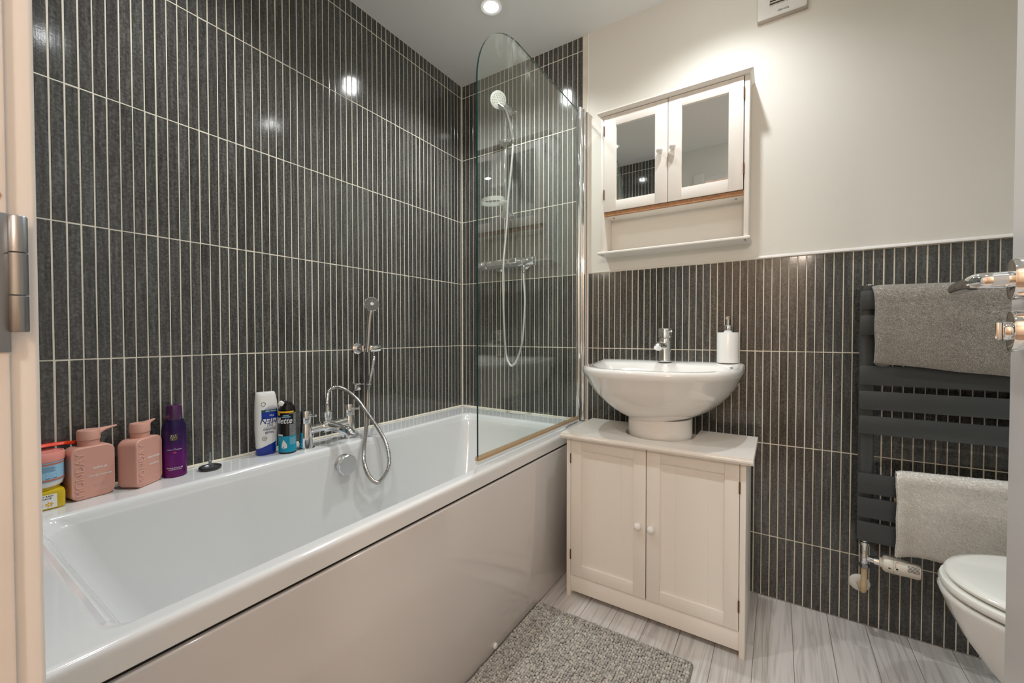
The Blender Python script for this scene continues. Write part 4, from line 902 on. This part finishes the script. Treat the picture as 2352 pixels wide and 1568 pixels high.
bm = B(); box(bm, FX0+.001, FX1+.003, -.0135, 0, FZ0-.006, FZ1, .002); obj('back_box', bm, mat('taupe_fan_shade', srgb(170, 158, 146), .6), t)  # taupe paints in the shade on the underside of the fan
bm = B(); lathe(bm, [(FR, 0), (0, .0)], (FC[0], -.0140, FC[1]), (0, -1, 0), 32, False); obj('fan_mesh', bm, mat('brown_fan_gauze', srgb(104, 88, 66), .9, bump=(400, 1, .001)), t)
for i in range(9):
    z = FC[1]-.040+.010*i; hw_ = math.sqrt(max(0, FR**2-(z-FC[1])**2))-.0006
    bm = B(); box(bm, FC[0]-hw_, FC[0]+hw_, -.0225, -.0165, z-.0014, z+.0014, .0006, 1); obj('grille_slat', bm, WHITEPL, t)
text_on('lettering', [('devola', .0118, 0, 0, 1.1)], GREYP, t, (.0045, -.0215, 2.0765-2.14), (1, 0, 0), (0, 0, 1), .0003)

# ------------------------------------------------------------------ towel radiator, valve, towels
RX0, RX1 = 1.6625, 2.20
t = thing('towel_radiator', 'anthracite flat slat towel radiator on the half tiled wall', 'radiator', (1.93, 0, .30))
for x in (1.6650, 2.160):
    bm = B(); loft(bm, [rrect(x, x+.037, -.0775, -.048, .010, z, 5) for z in (.305, 1.1005)], cap0=True, cap1=True); bmesh.ops.recalc_face_normals(bm, faces=bm.faces[:]); u_ = obj('upright', bm, ANTH, t)
    bm = B(); lathe(bm, [(.0085, 1.1005), (.0085, 1.104), (.006, 1.1055), (0, 1.1055)], (x+.020, -.062, 0), n=18); obj('vent_plug', bm, CHROME, u_)
    for z in (.40, .90):
        bm = B(); lathe(bm, [(.012, .0), (.012, .05)], (x+.018, 0, z), (0, -1, 0), 14); obj('wall_stay', bm, ANTH, u_)
SLATS = [(1.0265, 1.0835), (.9475, 1.0080), (.7945, .8530), (.7190, .7755), (.6435, .6990), (.4590, .5205), (.3840, .4450), (.3095, .3695)]
for z0, z1 in SLATS:
    bm = B(); zc = (z0+z1)/2; hh = (z1-z0)/2
    prof = []
    for i in range(9):
        q = -1+2*i/8; prof.append((-.0900-.0030*(1-q*q), zc+hh*q))
    pts = prof+[(-.0880, z1), (-.0795, z1-.001), (-.0795, z0+.001), (-.0880, z0)]
    xs = [(RX0, .90), (RX0+.003, .97), (RX0+.008, 1.0), (RX1-.008, 1), (RX1-.003, .97), (RX1, .9)]
    loft(bm, [[(x, y, zc+(z-zc)*s) for y, z in pts] for x, s in xs], cap0=True, cap1=True); bmesh.ops.recalc_face_normals(bm, faces=bm.faces[:]); obj('slat', bm, ANTH, t, smooth=30)

vx, vy = 1.6835, -.064
t = thing('radiator_valve', 'cream thermostatic radiator valve on chrome fitting under the towel radiator', 'valve', (vx, 0, .13))
bm = B(); lathe(bm, [(.010, .304), (.010, .300), (.0135, .2985), (.0135, .289), (.0095, .287), (.0085, .262), (.0105, .258), (.0115, .245), (.0105, .232), (.0085, .229)], (vx, vy, 0), n=18); lathe(bm, [(.0100, .004), (.0092, .022), (.0125, .0225), (.0125, .0345), (.009, .035)], (vx, vy, .2475), (1, -.12, -.02), 18); obj('valve_body', bm, CHROME, t)
bm = B(); lathe(bm, [(.0118, .230), (.0135, .229), (.0135, .219), (.0118, .217)], (vx, vy, 0), n=6); obj('compression_nut', bm, STEEL, t)
ax = Vector((1, -.12, -.02)).normalized(); tb = Vector((vx, vy, .2475))
bm = B(); lathe(bm, [(.012, .034), (.0140, .035), (.0140, .040), (.0215, .044), (.0240, .049), (.0240, .066), (.0236, .0665)], tb, ax, 32); hd0 = obj('thermostat_collar', bm, CREAMPL, t)
bm = B(); lathe(bm, [(.0236, .0668), (.0242, .0675), (.0235, .085), (.0222, .098), (.0214, .122), (.0200, .1255), (0, .1265)], tb, ax, 32); hd1 = obj('thermostat_head', bm, CREAMPL, t)
u, v, d = frame_of(ax)
def headpt(a, h, r_): return tb+d*h+(u*math.cos(a)+v*math.sin(a))*r_
# which way is "towards camera"
camd = (Vector((1.449, -1.744, .95))-tb); ac = math.atan2(camd.dot(v), camd.dot(u))
bm = B()
for k in range(5):
    a = ac-.42+.17*k; tube(bm, [headpt(a, .097, .02225), headpt(a, .1225, .02145)], .0008, 6)
obj('grip_slots', bm, BLACK, hd1, kind='stuff')
bm = B(); lathe(bm, [(.0026, 0), (.0026, .0006), (0, .0006)], headpt(ac+.35, .074, .0240), u*math.cos(ac+.35)+v*math.sin(ac+.35), 14); 
for k in range(4): lathe(bm, [(.0008, 0), (.0008, .0006), (0, .0006)], headpt(ac+.18-.15*k, .071, .0240), u*math.cos(ac)+v*math.sin(ac), 8)
obj('printed_dots', bm, BLACK, hd1, kind='stuff')
bm = B(); lathe(bm, [(.0014, 0), (.0014, .0006), (0, .0006)], headpt(ac-.45, .074, .0240), u*math.cos(ac-.45)+v*math.sin(ac-.45), 10); obj('red_mark', bm, RED, hd1)
bm = B(); a = ac+.45; q1, q2, q3 = headpt(a+.09, .055, .0242), headpt(a-.09, .055, .0242), headpt(a, .063, .0242); bm.faces.new([bm.verts.new(p) for p in (q1, q2, q3)]); bmesh.ops.solidify(bm, geom=bm.faces[:], thickness=.0004); obj('pointer', bm, BLACK, hd0, smooth=0)
bm = B(); P = smooth_path([(vx, vy, .225), (vx, vy, .19), (vx-.0005, vy, .155), (vx-.001, vy+.004, .142), (vx-.002, vy+.016, .136), (vx-.003, vy+.04, .1355), (vx-.003, -.002, .1355)], 6); tube(bm, P, .0082, 16)
lathe(bm, [(.0090, .010), (.0090, -.004)], (vx-.0007, vy, .158), (0, 0, 1), 16); obj('supply_pipe', bm, BEIGEPIPE, t)
bm = B(); lathe(bm, [(.027, .0005), (.0275, .003), (.022, .0075), (.012, .0085), (.0095, .008)], (vx-.003, 0, .1355), (0, -1, 0), 32); obj('pipe_collar', bm, WHITEPL, t)

def towel(name, label, x0, x1, prof_fn, base, pilem, nx, nblades, blen, bwid, droop, wob, thick, comb=.15):
    """prof_fn(s, x): closed outer path param s 0..1 from back hem over the bar to front hem -> (y, z); thickness added inside"""
    t = thing(name, label, 'towel', (x0, -.09, prof_fn(.5, x0)[1]))
    ns = 60; xs = np.linspace(x0, x1, nx); V = np.zeros((ns, nx, 3)); ph = rng.uniform(0, 6, 8)
    for i in range(ns):
        for j, x in enumerate(xs):
            s = i/(ns-1); y, z, u_ = prof_fn(s, x); fw = min(1, u_/.05); fw = fw*fw*(3-2*fw)
            w_ = wob*(math.sin(x*46+ph[0]+s*3)+.6*math.sin(x*23+ph[1])+.5*math.sin(z*52+ph[2]+x*17))
            V[i, j] = (x+.0010*math.sin(s*21+ph[3])*(1-j/nx), y-(.7*w_+.002)*fw, z+.4*w_*fw)
    N = np.cross(np.gradient(V, axis=1), np.gradient(V, axis=0)); N /= np.linalg.norm(N, axis=2, keepdims=True)+1e-9
    if N[-5, nx//2, 1] > 0: N = -N
    th = thick
    sv = np.linspace(0, 1, ns)[:, None]; uv = np.linspace(0, 1, nx)[None, :]
    thv = th*np.minimum(1, np.minimum((1-sv)/.04, 1))**.5*np.ones_like(uv); thv = np.maximum(thv*np.minimum(1, .25+(uv/.05))**.6, .0012)[..., None]
    outer, inner = V+N*thv*.5, V-N*thv*.5
    vv = np.concatenate([outer.reshape(-1, 3), inner.reshape(-1, 3)]); F = []
    idx = lambda i, j, k=0: k*ns*nx+i*nx+j
    for i in range(ns-1):
        for j in range(nx-1):
            F.append((idx(i, j), idx(i+1, j), idx(i+1, j+1), idx(i, j+1))); F.append((idx(i, j, 1), idx(i, j+1, 1), idx(i+1, j+1, 1), idx(i+1, j, 1)))
    for i in range(ns-1):
        for j in (0, nx-1): F.append((idx(i, j), idx(i, j, 1), idx(i+1, j, 1), idx(i+1, j)))
    for j in range(nx-1):
        for i in (0, ns-1): F.append((idx(i, j), idx(i, j+1), idx(i, j+1, 1), idx(i, j, 1)))
    from_arrays('towel_cloth', vv, F, base, t)
    # pile
    s = rng.uniform(.30, 1, nblades)*(ns-1.001); q = rng.uniform(0, 1, nblades)*(nx-1.001)
    i0 = s.astype(int); j0 = q.astype(int); a = (s-i0)[:, None]; b_ = (q-j0)[:, None]
    P = outer[i0, j0]*(1-a)*(1-b_)+outer[i0+1, j0]*a*(1-b_)+outer[i0, j0+1]*(1-a)*b_+outer[i0+1, j0+1]*a*b_
    n_ = N[i0, j0]; L = blen*rng.uniform(.6, 1.25, (nblades, 1))
    dirv = n_+rng.normal(0, .45, (nblades, 3))+np.array([comb, 0, -droop]); dirv /= np.linalg.norm(dirv, axis=1, keepdims=True)
    side = np.cross(dirv, rng.normal(0, 1, (nblades, 3))); side /= np.linalg.norm(side, axis=1, keepdims=True)
    P = P-n_*.001; wd = bwid*rng.uniform(.7, 1.3, (nblades, 1)); mid_ = P+dirv*L*.55+n_*L*.12; tip = P+dirv*L+np.array([0, 0, -1])*L*droop*.35
    # pile on the left side edge too
    ne = nblades//14; se = rng.uniform(.36, 1, ne)*(ns-1.001); ie = se.astype(int); ae = (se-ie)[:, None]; be = rng.uniform(0, 1, (ne, 1))
    Pe = (outer[ie, 0]*(1-ae)+outer[ie+1, 0]*ae)*(1-be)+(inner[ie, 0]*(1-ae)+inner[ie+1, 0]*ae)*be
    he = nblades//14; xe = rng.uniform(0, 1, he)*(nx-1.001); je = xe.astype(int); a2 = (xe-je)[:, None]; b2 = rng.uniform(0, 1, (he, 1))
    Ph = (outer[-1, je]*(1-a2)+outer[-1, je+1]*a2)*(1-b2)+(inner[-1, je]*(1-a2)+inner[-1, je+1]*a2)*b2
    P2 = np.concatenate([Pe, Ph]); n2 = np.concatenate([np.tile([-1., -.25, 0], (ne, 1)), np.tile([0, -.5, -.7], (he, 1))]); m2 = len(P2)
    L2 = blen*.8*rng.uniform(.6, 1.1, (m2, 1)); d2 = n2+rng.normal(0, .35, (m2, 3))+np.array([0, -.2, -droop*.6]); d2 /= np.linalg.norm(d2, axis=1, keepdims=True)
    s2 = np.cross(d2, rng.normal(0, 1, (m2, 3))); s2 /= np.linalg.norm(s2, axis=1, keepdims=True); w2 = bwid*rng.uniform(.7, 1.3, (m2, 1))
    P = np.concatenate([P, P2]); side = np.concatenate([side, s2]); wd = np.concatenate([wd, w2]); mid_ = np.concatenate([mid_, P2+d2*L2*.55]); tip = np.concatenate([tip, P2+d2*L2+np.array([0, 0, -1])*L2*droop*.3]); nblades = len(P)
    v4 = np.stack([P-side*wd*.8, P+side*wd*.8, mid_+side*wd, tip+side*wd*.25, tip-side*wd*.25, mid_-side*wd], 1).reshape(-1, 3)
    k = np.arange(nblades)*6; F = np.concatenate([np.stack([k, k+1, k+2, k+5], 1), np.stack([k+5, k+2, k+3, k+4], 1)])
    from_arrays('towel_pile', v4, F, pilem, t, smooth=0, kind='stuff')
    return t
def drape(s, ztop, zf, zb, yf, yb):
    # back leg, round the top, front leg
    yc = (yf+yb)/2; r_ = abs(yf-yb)/2; L1, L2, L3 = ztop-r_-zb, PI*r_, ztop-r_-zf; d_ = s*(L1+L2+L3)
    if d_ < L1: return yb, zb+d_, 0
    if d_ < L1+L2: a = (d_-L1)/r_; return yc+r_*math.cos(a), ztop-r_+r_*math.sin(a), max(0, (a-PI/2)*r_*.3)
    return yf, ztop-r_-(d_-L1-L2), (d_-L1-L2)+PI/2*r_*.3
def gprof(s, x):
    q = (x-1.69)/.30; zf = .868-.030*q; y, z, u_ = drape(s, 1.0945-.006*q, zf, .93, -.112, -.036)
    k = min(1, u_/.22); y -= .012*math.sin(PI*k*.8)*min(1, k*3)
    return y, z, u_
def wprof(s, x):
    q = (x-1.735)/.23; zf = .286+.046*min(1.3, q)+.008*math.sin(7*q); y, z, u_ = drape(s, .5345+.010*q, zf, .43, -.107, -.070)
    k = min(1, u_/.22); y -= (.011*math.sin(PI*k*.85)+.004*math.sin(x*31)*k)*min(1, k*3)
    return y, z, u_
towel('hand_towel', 'grey terry towel folded over the top of the radiator', 1.694, 2.05, gprof, GTOW, GTOWP, 70, 95000, .0040, .00075, .45, .0020, .0085)
towel('fluffy_towel', 'fluffy white towel hanging from the lower radiator slats above the toilet', 1.750, 2.06, wprof, WTOW, WTOWP, 60, 80000, .0046, .00055, .55, .0018, .0110, .7)
bm = B(); P = smooth_path([(1.692, -.113, .868), (1.702, -.114, .8625), (1.718, -.115, .861), (1.732, -.115, .864)], 6)
g_ = bpy.data.objects['hand_towel']; tube(bm, P, [.003+.0055*math.sin(PI*i/(len(P)-1)) for i in range(len(P))], 12); obj('rolled_hem', bm, mat('grey_towel_hem', srgb(112, 108, 102), .95, bump=(900, .6, .001)), g_)

# ------------------------------------------------------------------ toilet
t = thing('toilet', 'white toilet with closed lid, half hidden behind the open door', 'toilet', (2.05, -.47, 0))
TY = -.470
def oval(cx, a_f, a_b, b_, z, n=56, e=2.15):
    out = []
    for i in range(n):
        th = 2*PI*i/n; c, s = math.cos(th), math.sin(th); a = a_f if c < 0 else a_b
        out.append((cx+math.copysign(abs(c)**(2/e), c)*a, TY+math.copysign(abs(s)**(2/e), s)*b_, z))
    return out
bm = B(); loft(bm, [oval(2.12, .175, .20, .105, .0), oval(2.12, .172, .20, .102, .06), oval(2.09, .178, .22, .102, .14), oval(2.05, .185, .25, .118, .20), oval(2.02, .195, .28, .135, .25), oval(2.005, .213, .30, .150, .30), oval(2.0, .232, .31, .165, .35), oval(2.0, .242, .32, .173, .378), oval(2.0, .245, .32, .176, .388), oval(2.0, .242, .32, .173, .393)], cap0=True, cap1=True); bmesh.ops.recalc_face_normals(bm, faces=bm.faces[:]); obj('toilet_bowl', bm, CERAM, t, smooth=50)
SEAT = mat('white_seat_plastic', srgb(236, 235, 228), .14, coat=.3)
bm = B(); loft(bm, [oval(2.005, .236, .20, .166, .3955), oval(2.005, .246, .205, .175, .3985), oval(2.005, .249, .207, .178, .405), oval(2.005, .246, .205, .175, .4125), oval(2.005, .236, .20, .166, .4155)], cap0=True, cap1=True); bmesh.ops.recalc_face_normals(bm, faces=bm.faces[:]); obj('seat', bm, SEAT, t, smooth=50)
bm = B(); loft(bm, [oval(2.005, .228, .20, .160, .4185), oval(2.005, .238, .205, .168, .4205), oval(2.005, .240, .207, .170, .426), oval(2.005, .236, .205, .167, .4315), oval(2.005, .222, .195, .155, .4345), oval(2.005, .15, .13, .105, .4330), oval(2.005, .05, .05, .03, .4322)], cap0=True, cap1=True); bmesh.ops.recalc_face_normals(bm, faces=bm.faces[:]); obj('lid', bm, SEAT, t, smooth=50)
bm = B(); box(bm, 2.215, 2.352, -.64, -.30, .392, .78, .02, 4); obj('cistern', bm, CERAM, t)

# ------------------------------------------------------------------ bath mat
t = thing('bath_mat', 'grey bobbled bath mat lying along the bath panel', 'bath mat', (1.0, -.9, 0))
MX0, MX1, MY0, MY1 = .7490, 1.2545, -1.30, -.482
bm = B(); loft(bm, [rrect(MX0, MX1, MY0, MY1, .012, .0008, 6), rrect(MX0, MX1, MY0, MY1, .012, .0060, 6), rrect(MX0+.003, MX1-.003, MY0+.003, MY1-.003, .010, .0075, 6)], cap0=True, cap1=True); bmesh.ops.recalc_face_normals(bm, faces=bm.faces[:]); obj('mat_backing', bm, RUGB, t)
ib = B(); bmesh.ops.create_icosphere(ib, subdivisions=2, radius=1); iv = np.array([v.co[:] for v in ib.verts]); if_ = np.array([[v.index for v in f.verts] for f in ib.faces]); ib.free()
pit = .0074; gx = np.arange(MX0+.008, MX1-.007, pit); gy = np.arange(MY0+.008, MY1-.007, pit)
X, Y = np.meshgrid(gx, gy); X = X+(np.arange(len(gy)) % 2)[:, None]*pit*.5*0+rng.uniform(-.0013, .0013, X.shape); Y = Y+rng.uniform(-.0013, .0013, Y.shape)
ctr = np.stack([X.ravel(), Y.ravel(), np.full(X.size, .0098)+rng.uniform(-.0018, .0018, X.size)], 1); m_ = len(ctr)
rad = rng.uniform(.0036, .0047, (m_, 1, 1))*np.stack([rng.uniform(.85, 1.15, m_), rng.uniform(.85, 1.15, m_), rng.uniform(.9, 1.15, m_)], 1)[:, None, :]
vv = (iv[None]*rad*(1+rng.uniform(-.10, .10, (m_, len(iv), 1)))+ctr[:, None, :]).reshape(-1, 3)
ff = (if_[None]+(np.arange(m_)*len(iv))[:, None, None]).reshape(-1, 3)
from_arrays('mat_pile', vv, ff, RUGP, t, smooth=80, kind='stuff')
